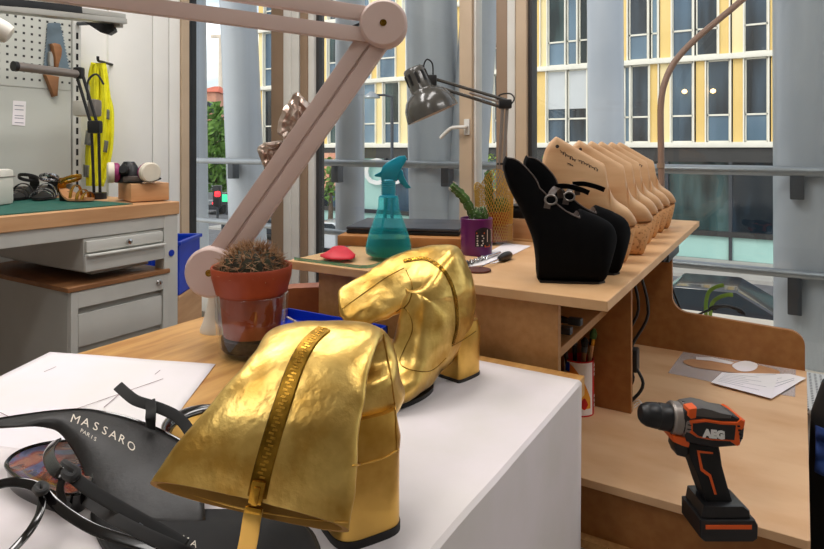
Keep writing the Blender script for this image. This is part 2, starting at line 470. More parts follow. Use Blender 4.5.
# ------------------------------------------------------------------ distance: houses, trees, crane, cars
def house(px0, px1, ptop, Z, wallm, roofm, label, roofpx=8):
    a_, b_ = at(px0, 148, Z), at(px1, 148, Z)
    zt = H-(ptop-HY)/F*Z
    c = (a_+b_)/2; w = (b_-a_).length
    t = thing('house', label, 'building', V(c.x, c.y, ZS))
    R = Matrix.Rotation(A, 3, 'Z')
    MB().box((c.x, c.y, (zt+ZS)/2)+FWD*5 if False else V(c.x, c.y, (zt+ZS)/2)+FWD*5, (w,10,zt-ZS), R).build('walls', wallm, t)
    h = roofpx/F*Z
    m = MB(); P = lambda x, y, z: c + RIGHT*x + FWD*(5+y) + V(0,0,z-c.z)
    m.loft([[P(-w/2-.4,-5.4,zt), P(w/2+.4,-5.4,zt), P(w/2+.4,5.4,zt), P(-w/2-.4,5.4,zt)], [P(-w/2+1,-.2,zt+h), P(w/2-1,-.2,zt+h), P(w/2-1,.2,zt+h), P(-w/2+1,.2,zt+h)]])
    m.build('roof', roofm, t)
    nx = 3
    for i in range(nx):
        for j in range(4):
            z = zt - 2.2 - j*3.2
            q = c + RIGHT*(w*(i+.5)/nx - w/2) - FWD*.03
            MB().box(V(q.x,q.y,z), (1.1,.1,1.6), R).build('window', 'win_blue', t)
house(197, 216, 92, 88, 'brick_pink', 'roof_red', 'far pink brick house with a red roof, left of the leaning column', 9)
house(219, 262, 98, 99, 'stone_pale', 'roof_red', 'far pale house with a red roof, behind the street tree', 11)
MB().lim(onY(300,160,YB).x, onY(338,160,YB).x, YB-.1, YB+.2, -1.2, .9).build('pink_panel', 'brick_pink', bld)
def tree(px, ptop, pbot, wpx, Z, label, lm='leaf', n=420, seed=1):
    r = random.Random(seed)
    c = at(px, (ptop+pbot)/2, Z); hh = (pbot-ptop)/2/F*Z; ww = wpx/2/F*Z
    t = thing('street_tree', label, 'tree', V(c.x, c.y, ZS))
    MB().tube([V(c.x,c.y,ZS), V(c.x+.05,c.y,(ZS+c.z)/2), c+V(0,0,hh*.4)], [.16,.12,.05], seg=10).build('trunk', 'bark', t)
    m = MB()
    for _ in range(n):
        while True:
            d = V(r.uniform(-1,1), r.uniform(-1,1), r.uniform(-1,1))
            if d.length < 1: break
        p = c + V(d.x*ww, d.y*ww, d.z*hh)
        s = r.uniform(.12,.3)*max(ww,hh)*.45
        u = V(r.gauss(0,1), r.gauss(0,1), r.gauss(0,1)).normalized(); w = u.orthogonal().normalized(); x = u.cross(w)
        m.face([m.v(p+w*s), m.v(p+x*s*.6), m.v(p-w*s), m.v(p-x*s*.6)])
    m.build('crown', lm, t, smooth=False)
tree(216, 100, 215, 30, 62, 'street tree with a pale green crown between the two left columns', 'leaf', 500, 2)
tree(246, 120, 200, 26, 58, 'street tree partly hidden behind the leaning column', 'leaf_light', 260, 9)
tree(488, 153, 192, 30, 19, 'young leafy tree seen through the narrow pane behind the lamp post', 'leaf_light', 260, 4)
tree(560, 146, 190, 40, 23, 'leafy tree seen low behind the black platform shoes', 'leaf', 260, 5)
tree(330, 152, 205, 18, 31.5, 'small tree before the pink panel under the yellow offices', 'leaf', 200, 6)
# crane
c = at(220, 100, 135)
t = thing('tower_crane', 'thin tower crane against the sky between the left columns', 'crane', V(c.x,c.y,ZS))
q = at(220.5, 36, 135)
MB().cyl(V(q.x,q.y,ZS), q, .45, seg=6).build('mast', 'stone_pale', t)
MB().cyl(at(211,36.5,135), at(236,35.5,135), .4, seg=6).build('jib', 'stone_pale', t)
# street lamp
q = at(392, 97, 19)
t = thing('street_lamp', 'thin grey street lamp with a short arm, left of the desk lamp shade', 'street lamp', V(q.x,q.y,ZS))
MB().cyl(V(q.x,q.y,ZS), q, .05, seg=10).build('pole', 'dark_steel', t)
MB().tube([q, at(385,95,19), at(374,95,19)], .035, seg=8).build('arm', 'dark_steel', t)
MB().lathe([(.28,0),(.26,.05),(.12,.14),(.05,.2)], at(371.5,98,19), seg=16).build('lamp_head', 'steel_rail', t)
# traffic light
q = at(217.5, 190, 40)
t = thing('traffic_light', 'traffic light showing red, beyond the left window railing', 'traffic light', V(q.x,q.y,ZS))
MB().cyl(V(q.x,q.y,ZS), q, .08, seg=8).build('pole', 'dark_steel', t)
MB().box(at(217.5,196,39.9), (.5,.4,1.4), Matrix.Rotation(A,3,'Z'), bevel=.05).build('housing', 'black_plastic', t)
MB().box(at(217.5,194,39.6), (.34,.14,.34), Matrix.Rotation(A,3,'Z'), bevel=.1).build('signal_lamp', 'light_red', t)
q = at(227, 198, 42)
t = thing('shop_sign', 'small green lit sign right of the red traffic light', 'sign', V(q.x,q.y,ZS))
MB().cyl(V(q.x,q.y,ZS), q, .06, seg=8).build('pole', 'dark_steel', t)
MB().box(q-FWD*.1, (.9,.12,.5), Matrix.Rotation(A,3,'Z'), bevel=.04).build('sign_panel', 'light_green', t)
def car(px, Z, label, m, L=4.3, rot=0.0, lights=False):
    c = at(px, HY + (H-ZS)/Z*F, Z); c.z = ZS
    t = thing('car', label, 'car', c)
    R = Matrix.Rotation(rot, 3, 'Z')
    P = lambda x, y, z: c + R @ V(x, y, z)
    prof = [(-L/2,.35),(-L/2,.75),(-L/2+.25,.92),(-L/2+.75,.98),(-L/2+1.25,1.42),(L/2-1.9,1.45),(L/2-1.1,1.0),(L/2-.2,.85),(L/2,.6),(L/2,.35)]
    rings = []
    for y, sc in ((-.85,.9),(-.8,1),(.8,1),(.85,.9)):
        rings.append([P(x*(.97+.03*sc), y, .35+(z-.35)*(.93+.07*sc)) for x, z in prof])
    MB().loft(rings).build('body', m, t, angle=50, bev=.04)
    pr2 = [(-L/2+.85,1.0),(-L/2+1.28,1.38),(L/2-1.95,1.40),(L/2-1.25,1.0)]
    for s in (-1,1):
        MB().loft([[P(x,s*.83,z) for x,z in pr2],[P(x,s*.87,z) for x,z in pr2]]).build('side_window', 'car_glass', t)
    for x in (-L/2+.8, L/2-.85):
        for y in (-.8,.8):
            MB().cyl(P(x,y-.1,.32), P(x,y+.1,.32), .32, seg=18).build('wheel', 'rubber', t)
    if lights:
        for y in (-.65,.65): MB().box(P(-L/2-.01,y,.8), (.05,.3,.16), R).build('tail_light', 'light_red', t)
car(724, 14.3, 'dark parked car low behind the right window, under the lower rail', 'car_dark', 4.4, 0.0)
car(221, 44, 'dark car with red tail lights on the road by the traffic light', 'car_dark', 4.2, PI/2+.35, True)
car(266, 31, 'dark car driving past, behind the pink lamp arm', 'car_dark', 4.2, .2)
car(340, 26.5, 'silver parked car low behind the left column of the spray bottle', 'car_silver', 4.2, .1)
car(480, 23, 'silver parked car seen low through the narrow pane', 'car_silver', 4.2, 0)
# ------------------------------------------------------------------ oak work table
tb = thing('work_table', 'oak-topped work table in the foreground, right part covered with white paper', 'table', V(-.77,.37,0))
TX0, TX1, TY0, TY1 = -1.235, -.313, -.55, 1.132
MB().lim(TX0, TX1, TY0, TY1, Z_TABLE-.036, Z_TABLE).build('tabletop', 'oak', tb, bev=.002)
for x in (TX0+.07, TX1-.07):
    for y in (TY0+.07, TY1-.07):
        MB().lim(x-.035, x+.035, y-.035, y+.035, 0, Z_TABLE-.036).build('leg', 'oak_edge', tb, bev=.004)
m = MB()
m.lim(TX0+.05, TX1-.05, TY1-.08, TY1-.05, Z_TABLE-.12, Z_TABLE-.036); m.lim(TX0+.05, TX1-.05, TY0+.05, TY0+.08, Z_TABLE-.12, Z_TABLE-.036)
m.build('apron', 'oak_edge', tb)
# protective paper draped over the right side
def drape(u, v):
    y = -.5 + (TY1-.034+.5)*v
    s = u*.92
    x0 = -.60; flat = (TX1+.004)-x0; r = .005
    if s < flat - r: x, z = x0+s, 0
    elif s < flat - r + r*PI/2:
        th = (s-flat+r)/r; x, z = TX1+.004-r+r*math.sin(th), -r+r*math.cos(th)
    else:
        x, z = TX1+.004, -r-(s-flat+r-r*PI/2)
    w = .0012*math.sin(9*y+3*x)*math.sin(7*x+1) + .0006*math.sin(31*y+17*x)
    if z < -.02: x += .006*math.sin(8*y+1)*min(1,-z*4) + .004*abs(w)*100*min(1,-z*3)
    else: z += max(0, w) 
    return V(x, y, Z_TABLE+.0025+z)
o = MB().grid(drape, 120, 60).build('paper_cover', 'kraft_white', None, solid=.0012, origin=V(-.5,.4,Z_TABLE))
tag(o, 'white protective paper draped over the right half of the oak table', 'paper')

# ------------------------------------------------------------------ MDF workstation
ws = thing('mdf_workstation', 'brown fibreboard workstation with raised shelf and lower bench by the window', 'workstation', V(-.5,1.8,0))
SX0, SX1, SY0, SY1 = -1.055, -.274, 1.141, 2.578
MB().lim(SX0, SX1, SY0, SY1, Z_SHELF-.02, Z_SHELF).build('shelf_top', 'mdf_top', ws, bev=.0015)
BX1 = .055
m = MB()
m.prism([(-1.05,1.205),(BX1-.020,1.205),(BX1-.016,1.209),(BX1+.004,2.12),(-1.05,2.12)], V(1,0,0), V(0,1,0), V(0,0,1), V(0,0,Z_BENCH-.016), .016)
m.build('bench_top', 'plywood_bench', ws, bev=.001)
MB().lim(-1.04, BX1-.024, 1.222, 1.24, Z_BENCH-.118, Z_BENCH-.016).build('apron', 'mdf_shaded', ws)
MB().lim(-1.04, BX1-.024, 1.20, 1.6, Z_BENCH-.134, Z_BENCH-.118).build('lower_board', 'mdf_edge', ws)
# back panel with the tall shoulder under the shelf and rounded corners
zt = .642; zs = Z_SHELF-.02; xa = -.306; r1 = .05; r2 = .04
out = [(-1.05,.0),(BX1,.0)]
for i in range(7):
    th = i/6*PI/2; out.append((BX1-r2+r2*math.cos(th), zt-r2+r2*math.sin(th)))
for i in range(7):
    th = -PI/2 - i/6*PI/2; out.append((xa+r1+r1*math.cos(th), zt+.012+r1+r1*math.sin(th)))
out += [(xa, zs), (-1.05, zs)]
MB().prism(out, V(1,0,0), V(0,0,1), V(0,1,0), V(0,2.12,0), .018).build('back_panel', 'mdf_shaded', ws)
MB().lim(-.974, -.374, 1.165, 1.183, Z_BENCH, zs).build('front_panel', 'mdf', ws, bev=.001)
MB().lim(-.974, -.3175, 1.556, 1.574, Z_BENCH, zs).build('divider', 'mdf_shaded', ws, bev=.001)
MB().lim(-.974, -.956, 1.183, 2.12, Z_BENCH, zs).build('side_panel', 'mdf_shaded', ws)
MB().lim(-.956, -.374, 1.183, 1.556, .768, .786).build('inner_shelf', 'mdf', ws, bev=.001)
for x in (-1.0, BX1-.03):
    for y in (1.26, 2.08):
        MB().lim(x-.02, x+.02, y-.02, y+.02, 0, Z_BENCH-.134).build('leg', 'mdf_shaded', ws)
# pale storage box below the bench
m = MB(); m.lim(-.9, -.02, 1.225, 1.62, .0, Z_BENCH-.16, bevel=.006)
tag(m.build('storage_box', 'stone_pale', origin=V(-.46,1.42,0)), 'pale storage box standing under the workstation bench', 'box')

# ------------------------------------------------------------------ steel workbench on the left
wb = thing('steel_workbench', 'grey steel workbench with a thick beech top by the left wall', 'workbench', V(-2.3,.6,0))
BF = -1.94; BY0, BY1 = -1.2, 1.515; BB = -2.605
MB().lim(BB, BF, BY0, BY1, Z_LEFT-.048, Z_LEFT).build('worktop', 'beech', wb, bev=.003)
m = MB(); m.lim(BF-.06, BF-.008, BY0+.02, BY1-.01, Z_LEFT-.095, Z_LEFT-.048)
m.build('front_rail', 'grey_steel_light', wb, bev=.002)
def legbox(x0, x1, y0, y1):
    MB().lim(x0, x1, y0, y1, 0, Z_LEFT-.048).build('leg', 'grey_steel_light', wb, bev=.003)
legbox(BF-.06, BF-.005, BY1-.063, BY1-.004); legbox(BB+.01, BB+.07, BY1-.063, BY1-.004)
legbox(BF-.06, BF-.005, BY0+.02, BY0+.08); legbox(BB+.01, BB+.07, BY0+.02, BY0+.08)
m = MB()
for z in (Z_LEFT-.19,): m.cyl((BF-.006, BY1-.033, z-.0), (BF-.002, BY1-.033, z), .012, seg=16)
m.build('leg_hole', 'blue_plastic', wb)
# hung drawer unit
y0, y1 = 1.152, 1.4475
du = thing('drawer_unit', 'shallow grey drawer unit hung under the workbench top', 'drawers', V(-2.2,1.3,Z_LEFT-.21))
MB().lim(-2.55, BF-.012, y0, y1, Z_LEFT-.205, Z_LEFT-.097).build('carcass', 'grey_steel', du, bev=.002)
d = MB().lim(BF-.012, BF, y0+.004, y1-.004, Z_LEFT-.142, Z_LEFT-.105, bevel=.003).build('drawer', 'grey_steel_light', du)
q = V(BF, 1.30, Z_LEFT-.122)
MB().lathe([(.004,0),(.004,.008),(.009,.012),(.009,.018),(.003,.02)], q, seg=14, R=Matrix.Rotation(PI/2,3,'Y')).build('knob', 'chrome', d)
d = MB().lim(BF-.012, BF+.001, y0, y1, Z_LEFT-.205, Z_LEFT-.155, bevel=.003).build('drawer', 'grey_steel_light', du)
MB().lim(BF-.01, BF+.016, y0+.002, y1-.002, Z_LEFT-.155, Z_LEFT-.148, bevel=.002).build('pull_ledge', 'grey_steel_light', d)
MB().lim(-2.5, BF-.05, y0+.05, y1-.03, Z_LEFT-.225, Z_LEFT-.205).build('runner', 'grey_steel', du)
# cabinet below
y0, y1 = 1.105, 1.4646; zt = H-.445
cb = thing('drawer_cabinet', 'grey steel drawer cabinet with a thin wooden top under the workbench', 'cabinet', V(-2.3,1.28,0))
MB().lim(-2.58, BF-.02, y0, y1, .04, zt-.018).build('carcass', 'grey_steel', cb, bev=.002)
MB().lim(-2.6, BF+.004, y0-.012, y1+.006, zt-.016, zt).build('top_board', 'beech_dark', cb, bev=.002)
m = MB(); m.lim(BF-.02, BF, y0, y0+.022, .04, zt-.018); m.lim(BF-.02, BF, y1-.02, y1, .04, zt-.018)
m.lim(BF-.02, BF, y0+.022, y1-.02, zt-.072, zt-.018)
m.build('front_frame', 'grey_steel_light', cb, bev=.001)
MB().lathe([(.011,0),(.011,.003),(.007,.006),(.007,.014),(.003,.015)], V(BF, y1-.04, zt-.043), seg=16, R=Matrix.Rotation(PI/2,3,'Y')).build('lock', 'chrome', cb)
zz = zt-.075
for k, h in enumerate((.155,.155,.155,.155)):
    MB().lim(BF-.016, BF-.004, y0+.025, y1-.023, zz-h+.03, zz-.018, bevel=.004).build('drawer', 'grey_steel_light', cb)
    zz -= h
MB().lim(-2.5, BF-.05, y0+.03, y1-.03, 0, .04).build('plinth', 'black_matte', cb)
# green cutting mat on bench
def mt(u, v): return V(-2.55+(.55)*u, BY0+.1+(1.335-BY0-.1)*v, Z_LEFT+.0022)
m = MB(); m.lim(-2.56, -1.975, BY0+.1, 1.345, Z_LEFT+.0005, Z_LEFT+.003)
tag(m.build('cutting_mat', 'green_mat', origin=V(-2.2,.3,Z_LEFT)), 'dark green cutting mat lying on the left workbench', 'cutting mat')

# pegboard panel with slotted upright
k = NT('pegboard')
p = k.n('ShaderNodeBsdfPrincipled', Roughness=.5); tc = k.n('ShaderNodeTexCoord'); sx = k.n('ShaderNodeSeparateXYZ')
k.l(tc.outputs['Object'], sx.inputs[0])
fr = lambda s: k.math('SUBTRACT', k.math('FRACT', k.math('MULTIPLY', s, 1/.031)), .5)
a_, b_ = fr(sx.outputs['Y']), fr(sx.outputs['Z'])
dd = k.math('MAXIMUM', k.math('ABSOLUTE', a_), k.math('ABSOLUTE', b_))
hole = k.math('MULTIPLY', k.math('LESS_THAN', dd, .15), k.math('GREATER_THAN', sx.outputs['Z'], .46))
mx = k.n('ShaderNodeMix', data_type='RGBA'); mx.inputs[6].default_value = (*rgb(188,190,182),1); mx.inputs[7].default_value = (*rgb(40,40,40),1)
k.l(hole, mx.inputs[0]); k.l(mx.outputs[2], p.inputs['Base Color']); k.l(p.outputs[0], k.out.inputs[0]); MATS['pegboard'] = k.m
pb = thing('pegboard_panel', 'grey steel pegboard panel behind the left workbench', 'pegboard', V(-2.63,.3,Z_LEFT))
PX = -2.635
MB().lim(PX-.014, PX, BY0, 1.50, Z_LEFT+.045, 2.3).build('panel', 'pegboard', pb)
MB().lim(PX, PX+.002, BY0, 1.5, Z_LEFT+.448, Z_LEFT+.452).build('seam', 'grey_steel', pb)
m = MB(); m.lim(XL+.001, PX+.008, 1.505, 1.54, Z_LEFT-.1, 1.735, bevel=.002)
o = m.build('upright', 'grey_steel_light', pb)
m = MB()
z = Z_LEFT+.03
while z < 1.70:
    m.lim(PX+.0075, PX+.0086, 1.5175, 1.5275, z, z+.028); z += .046
m.build('slots', 'black_matte', o)
# ------------------------------------------------------------------ foreground materials
k_ = mat('gold_leather', rgb(236,202,120), .35, metal=1, scale=22, col2=rgb(192,150,72), bump=.5, bscale=42, bdist=.004)
mat('gold_plain', rgb(228,184,98), .36, metal=1, scale=14, col2=rgb(178,130,50), bump=.1, bscale=60)
mat('gold_lining', rgb(150,110,46), .5, metal=.5, scale=20)
mat('zip_gold', rgb(150,112,40), .35, metal=1, scale=60, col2=rgb(104,76,22))
mat('sole_black', rgb(22,18,16), .5, scale=30)
mat('black_leather', rgb(30,27,27), .45, scale=30, col2=rgb(22,20,20), bump=.35, bscale=70, bdist=.002)
mat('black_suede', rgb(17,16,18), .8, scale=60, col2=rgb(12,12,13), sheen=.2)
mat('patent_black', rgb(16,14,15), .14, scale=20, coat=.5)
mat('white_ink', rgb(225,215,200), .6, scale=20)
mat('terracotta', rgb(164,68,32), .55, scale=12, col2=rgb(146,56,24))
mat('soil', rgb(70,52,40), .95, scale=90, col2=rgb(40,30,24), bump=.6)
mat('cactus_dark', rgb(62,62,40), .7, scale=40, col2=rgb(36,34,24))
mat('spine', rgb(186,150,112), .6, scale=50, col2=rgb(140,96,62))
mat('lamp_pink', rgb(204,182,174), .42, scale=4, col2=rgb(198,174,166), spec=.4)
mat('cone_white', rgb(224,220,210), .4, scale=6)
mat('foil', rgb(206,190,178), .3, metal=.85, scale=30, col2=rgb(176,150,136))
mat('navy_cloth', rgb(26,52,84), .8, scale=60, col2=rgb(20,42,70), bump=.2)
mat('leather_brown', rgb(150,84,44), .5, scale=12, col2=rgb(128,66,32), bump=.15)
mat('cord_cream', rgb(214,200,184), .7, scale=200, col2=rgb(120,84,70))

# ------------------------------------------------------------------ sheet of pattern paper
zt = Z_TABLE + .0006
P4 = [on(50,352.5,zt), on(215.5,365,zt), on(112,500,zt), on(-190,470,zt)]
def sheet(u, v):
    a = P4[0].lerp(P4[1], u); b = P4[3].lerp(P4[2], u); p = a.lerp(b, v)
    return p + V(0,0,.0012+.0008*math.sin(5*u+2*v)**2*(1-v))
ps = thing('pattern_sheet', 'large white paper sheet with pencil lines on the left of the oak table', 'paper', sheet(.5,.5)-V(0,0,.001))
MB().grid(sheet, 24, 24).build('sheet', 'paper_white', ps, solid=.0006)
mat('pencil', rgb(120,86,92), .8, scale=30)
def pen(pts, w=.0011):
    q = [on(px, py, zt+.0036) for px, py in pts]
    return q
for pts in ([(163,378.5),(72,410)], [(56,366.5),(44,371.5)], [(0,412),(12,418)], [(119,394),(104,407)], [(160,370),(155,374)], [(0,449.5),(22,450)]):
    q = spl([tuple(p) for p in pen(pts)], 8)
    for p in q: p.z = zt+.0032
    MB().tube(q, .0007, flat=(.0012,.0004), up=(0,0,1)).build('pencil_line', 'pencil', ps)
sh2 = [on(-40,446,zt), on(120,462,zt), on(150,560,zt), on(-80,560,zt)]
# second sheet beneath the sandals
def sheet2(u, v): return sh2[0].lerp(sh2[1], u).lerp(sh2[3].lerp(sh2[2], u), v) + V(0,0,.0052+.0008*math.sin(9*u)*math.sin(7*v+1))
o = MB().grid(sheet2, 20, 20).build('cream_paper', 'kraft_white', None, solid=.0006, origin=sheet2(.5,.5))
tag(o, 'creamy white paper sheet under the black sandals at the front left', 'paper')

# ------------------------------------------------------------------ gold boots
def section_loft(keys, nseg=40, sub=7, wr=.0, seed=0, pw=2.3, freq=18):
    # keys: (centre, half axis a, half axis b); returns dense rings
    flat = [Vector([*c, *a, *b]) for c, a, b in keys]
    fl = spl([tuple(x) for x in flat], sub)
    rings = []
    for i, q in enumerate(fl):
        c, a, b = Vector(q[0:3]), Vector(q[3:6]), Vector(q[6:9]); r = []
        for j in range(nseg):
            th = 2*PI*j/nseg; ct, st = math.cos(th), math.sin(th)
            e = 2/pw
            d = a*(math.copysign(abs(ct)**e, ct)) + b*(math.copysign(abs(st)**e, st))
            p = c + d
            if wr:
                nv = mnoise.noise(p*freq + V(seed,0,0)) + .5*(1-2.2*abs(mnoise.noise(p*freq*1.7 + V(0,seed,0)))) + .3*mnoise.noise(p*freq*3.1 + V(0,seed,0))
                p = p + d.normalized()*nv*wr
            r.append(p)
        rings.append(r)
    return rings
def bvh_of(*objs):
    vs, fs = [], []
    for o in objs:
        M = Matrix.Translation(o.parent.location) if o.parent else o.matrix_world
        M = Matrix.Translation(o.parent.location if o.parent else o.location)
        k = len(vs)
        vs += [M @ v.co for v in o.data.vertices]; fs += [[i+k for i in p.vertices] for p in o.data.polygons]
    return BVHTree.FromPolygons(vs, fs)
EYE = V(0,0,H)
def project(bvh, pts, off=.0008, n=6, smooth=True):
    out = []; nn = []
    for p in (spl([(a,b,0) for a,b in pts], n) if smooth else [(a,b,0) for a,b in pts]):
        d = (at(p[0], p[1], 1)-EYE).normalized()
        h, nrm, i, dist = bvh.ray_cast(EYE, d)
        if h is None: continue
        if nrm.dot(d) > 0: nrm = -nrm
        out.append(h + nrm*off); nn.append(nrm)
    return out, nn
def cf(r, d, z): return RIGHT*r + FWD*d + V(0,0,z)          # from right / forward / height
def cv(r, d, z): return RIGHT*r + FWD*d + V(0,0,z)
def ribbon(mb, pts, nrm, w, t):
    rings = []
    for i, (p, n) in enumerate(zip(pts, nrm)):
        d = (pts[min(i+1,len(pts)-1)]-pts[max(i-1,0)]).normalized()
        s = d.cross(n).normalized()
        rings.append([p+s*w/2, p+s*w*.42+n*t, p-s*w*.42+n*t, p-s*w/2, p-s*w*.45-n*t, p+s*w*.45-n*t])
    mb.loft(rings)
def zip_teeth(mb, pts, nrm, w, step=.0035):
    # walk along the path and put a tooth every step, alternating sides
    acc = 0; k = 0
    for i in range(len(pts)-1):
        seg = pts[i+1]-pts[i]; L = seg.length
        if L < 1e-6: continue
        d = seg/L
        while acc < L:
            p = pts[i]+d*acc; n = nrm[i]; s = d.cross(n).normalized()
            R = Matrix((s, d, n)).transposed()
            mb.box(p + s*(w*.16 if k % 2 else -w*.16) + n*.0006, (w*.62, step*.62, .0018), R)
            k += 1; acc += step
        acc -= L
def boot_frame(hx, hy, t):
    t = V(*t, 0).normalized(); s = V(-t.y, t.x, 0)
    return (lambda x, y, z: cf(hx + t.x*x + s.x*y, hy + t.y*x + s.y*y, Z_TABLE + .004 + z)), (lambda x, y, z: cv(t.x*x+s.x*y, t.y*x+s.y*y, z))
def heel_block(P, hl, hw, h, x0=0, taper=.93):
    def ring(z, k, e=4.0):
        out = []
        for i in range(32):
            th = 2*PI*i/32; c_, s_ = math.cos(th), math.sin(th)
            x = math.copysign(abs(c_)**(2/e), c_)*hl*k; y = math.copysign(abs(s_)**(2/e), s_)*hw*k
            if x > hl*.8*k: x = hl*.8*k
            out.append(P(x0+x, y, z))
        return out
    return ring

# --- rear boot, toe towards the viewer, shaft flopped to the left
def boot_foot_keys(P, D, hh, wk=1.0):
    return [(P(.252,0,.020), D(0,0,.003), D(0,.004,0)),
            (P(.247,0,.021), D(0,0,.014), D(0,.020,0)),
            (P(.228,0,.026), D(0,0,.022), D(0,.037,0)),
            (P(.19,0,.033),  D(.004,0,.031), D(0,.046,0)),
            (P(.152,0,.054), D(.018,0,.046), D(0,.042*wk,0)),
            (P(.112,0,.086), D(.034,0,.058), D(0,.039*wk,0)),
            (P(.070,0,.112), D(.058,0,.046), D(0,.037*wk,0)),
            (P(.054,0,.138), D(.062,0,.026), D(0,.039*wk,0))]
bt = thing('ankle_boot', 'gold leather ankle boot behind, block heel at right, shaft flopped left', 'boot', cf(.06,1.05,Z_TABLE+.004), 'gold ankle boots on the white paper')
P, D = boot_frame(.102, 1.148, (-.68,-.73))
hb = heel_block(P, .040, .033, .075, x0=.028)
keys = boot_foot_keys(P, D, .075)
keys[5] = (P(.115,0,.094), D(.036,0,.068), D(0,.040,0))
keys[6] = (P(.078,0,.118), D(.068,0,.052), D(0,.038,0))
keys[7] = (P(.068,0,.143), D(.076,0,.026), D(0,.040,0))
keys += [
    (P(.072,0,.165), D(.076,0,-.004), D(0,.041,0)),
    (P(.072,0,.184)+cv(-.006,0,0), D(.070,0,-.012), D(0,.037,.004)),
    (cf(.042,1.108,Z_TABLE+.197), cv(-.034,-.044,-.026), cv(.020,-.022,.026)),
    (cf(.012,1.110,Z_TABLE+.188), cv(-.018,-.044,-.040), cv(.006,-.016,.026)),
    (cf(-.022,1.105,Z_TABLE+.176), cv(.000,-.038,-.040), cv(-.004,-.010,.018)),
    (cf(-.060,1.098,Z_TABLE+.158), cv(.008,-.034,-.037), cv(-.006,-.007,.012)),
    (cf(-.096,1.092,Z_TABLE+.145), cv(.010,-.030,-.031), cv(-.005,-.006,.009)),
    (cf(-.122,1.090,Z_TABLE+.140), cv(.008,-.022,-.022), cv(-.004,-.006,.008)),
    (cf(-.131,1.090,Z_TABLE+.137), cv(.003,-.010,-.010), cv(-.001,-.002,.003))]
R_ = section_loft(keys, 48, 7, wr=.0042, seed=3)
up = MB().loft(R_).build('upper', 'gold_leather', bt, angle=60)
hl_ = MB().loft([hb(z, k) for z, k in ((.004,.97),(.03,.97),(.06,1.0),(.085,1.01),(.10,.9))]).build('heel', 'gold_plain', bt, angle=50)
MB().loft([hb(-.003,.99), hb(.0045,.99)]).build('heel_tip', 'sole_black', bt, angle=40)
def sole_ring(z, g):
    out = []
    for i in range(40):
        th = 2*PI*i/40
        x = .178+.076*math.cos(th); w_ = .031*(1-.25*max(0,math.cos(th))**2)
        out.append(P(x, (w_+g)*math.sin(th), z))
    return out
MB().loft([sole_ring(-.003,.0), sole_ring(.006,.001)]).build('sole', 'sole_black', bt, angle=40)
bv = bvh_of(up, hl_)
zp, zn = project(bv, [(404,261),(423,258.5),(436,264),(448,277),(455.5,299),(457,325),(453,344)], .0006)
if len(zp) > 3:
    m = MB(); ribbon(m, zp, zn, .0085, .0008); z_ = m.build('zipper', 'zip_gold', bt)
    m = MB(); zip_teeth(m, zp, zn, .005); m.build('teeth', 'brass', z_)
m = MB()
for pts in ([(396,312),(404,308),(411,318),(412,332),(404,350),(400,362),(408,369),(430,371),(446,358)],
            [(342,309),(360,296),(384,279),(404,268)], [(406,270),(412,285),(410,300),(404,308)], [(452,346),(466,338),(476,331)]):
    q, n_ = project(bv, pts, .0003)
    if len(q) > 3: m.tube(q, .0008, seg=6)
m.build('seams', 'zip_gold', bt)

def fk(px, py, Z, ax, ay, br, bd, bz):     # a ring of the folded shaft: centre, wide half axis, thin half axis
    return (at(px,py,Z), cv(ax*Z/F, .004, -ay*Z/F), cv(br,bd,bz))
# --- front boot, heel towards the viewer, wide shaft flopped over towards the camera
bf = thing('ankle_boot', 'gold leather ankle boot in front, zipped shaft flopped towards the viewer', 'boot', cf(-.09,.75,Z_TABLE+.004), 'gold ankle boots on the white paper')
P, D = boot_frame(-.045, .655, (-.50,.866))
hb = heel_block(P, .045, .041, .095, x0=.033)
keys = boot_foot_keys(P, D, .095, 1.18)[:7] + [
    (P(.056,0,.128), cv(-.046,.032,.008), cv(.034,.042,0)),
    (cf(-.070,.700,Z_TABLE+.162), cv(-.053,.012,0), cv(.010,.044,0)),
    (cf(-.080,.708,Z_TABLE+.188), cv(-.058,.002,0), cv(.002,.030,.012)),
    fk(326,336,.690, -57,1, 0,.006,.015),
    fk(311,362,.645, -60,-2, 0,-.010,.010),
    fk(286,413,.606, -75,-7, 0,-.011,.007),
    fk(265,462,.586, -91,-13, 0,-.011,.007),
    fk(249.5,507,.572, -100,-21, 0,-.005,.010)]
R_ = section_loft(keys, 56, 8, wr=.0026, seed=11, freq=14)
last = R_[-1]; cc = sum(last, V(0,0,0))/len(last)
inner = [cc+(p-cc)*.93 for p in last]; deep = [cc+(p-cc)*.8+cv(.02,.02,.045) for p in last]
up = MB().loft(R_, cap1=False).build('upper', 'gold_leather', bf, angle=60)
MB().loft([last, inner, deep], cap0=False).build('lining', 'gold_lining', bf)
hl_ = MB().loft([hb(z, k) for z, k in ((.004,.97),(.04,.965),(.08,.97),(.10,1.0),(.13,.88))]).build('heel', 'gold_plain', bf, angle=50)
MB().loft([hb(-.003,.99), hb(.0075,.99)]).build('heel_tip', 'sole_black', bf, angle=40)
MB().loft([sole_ring(-.003,.0), sole_ring(.006,.001)]).build('sole', 'sole_black', bf, angle=40)
bv = bvh_of(up, hl_)
zp, zn = project(bv, [(324,329),(309,343),(296,366),(284,400),(272.5,436),(262,474),(257,497)], .0006)
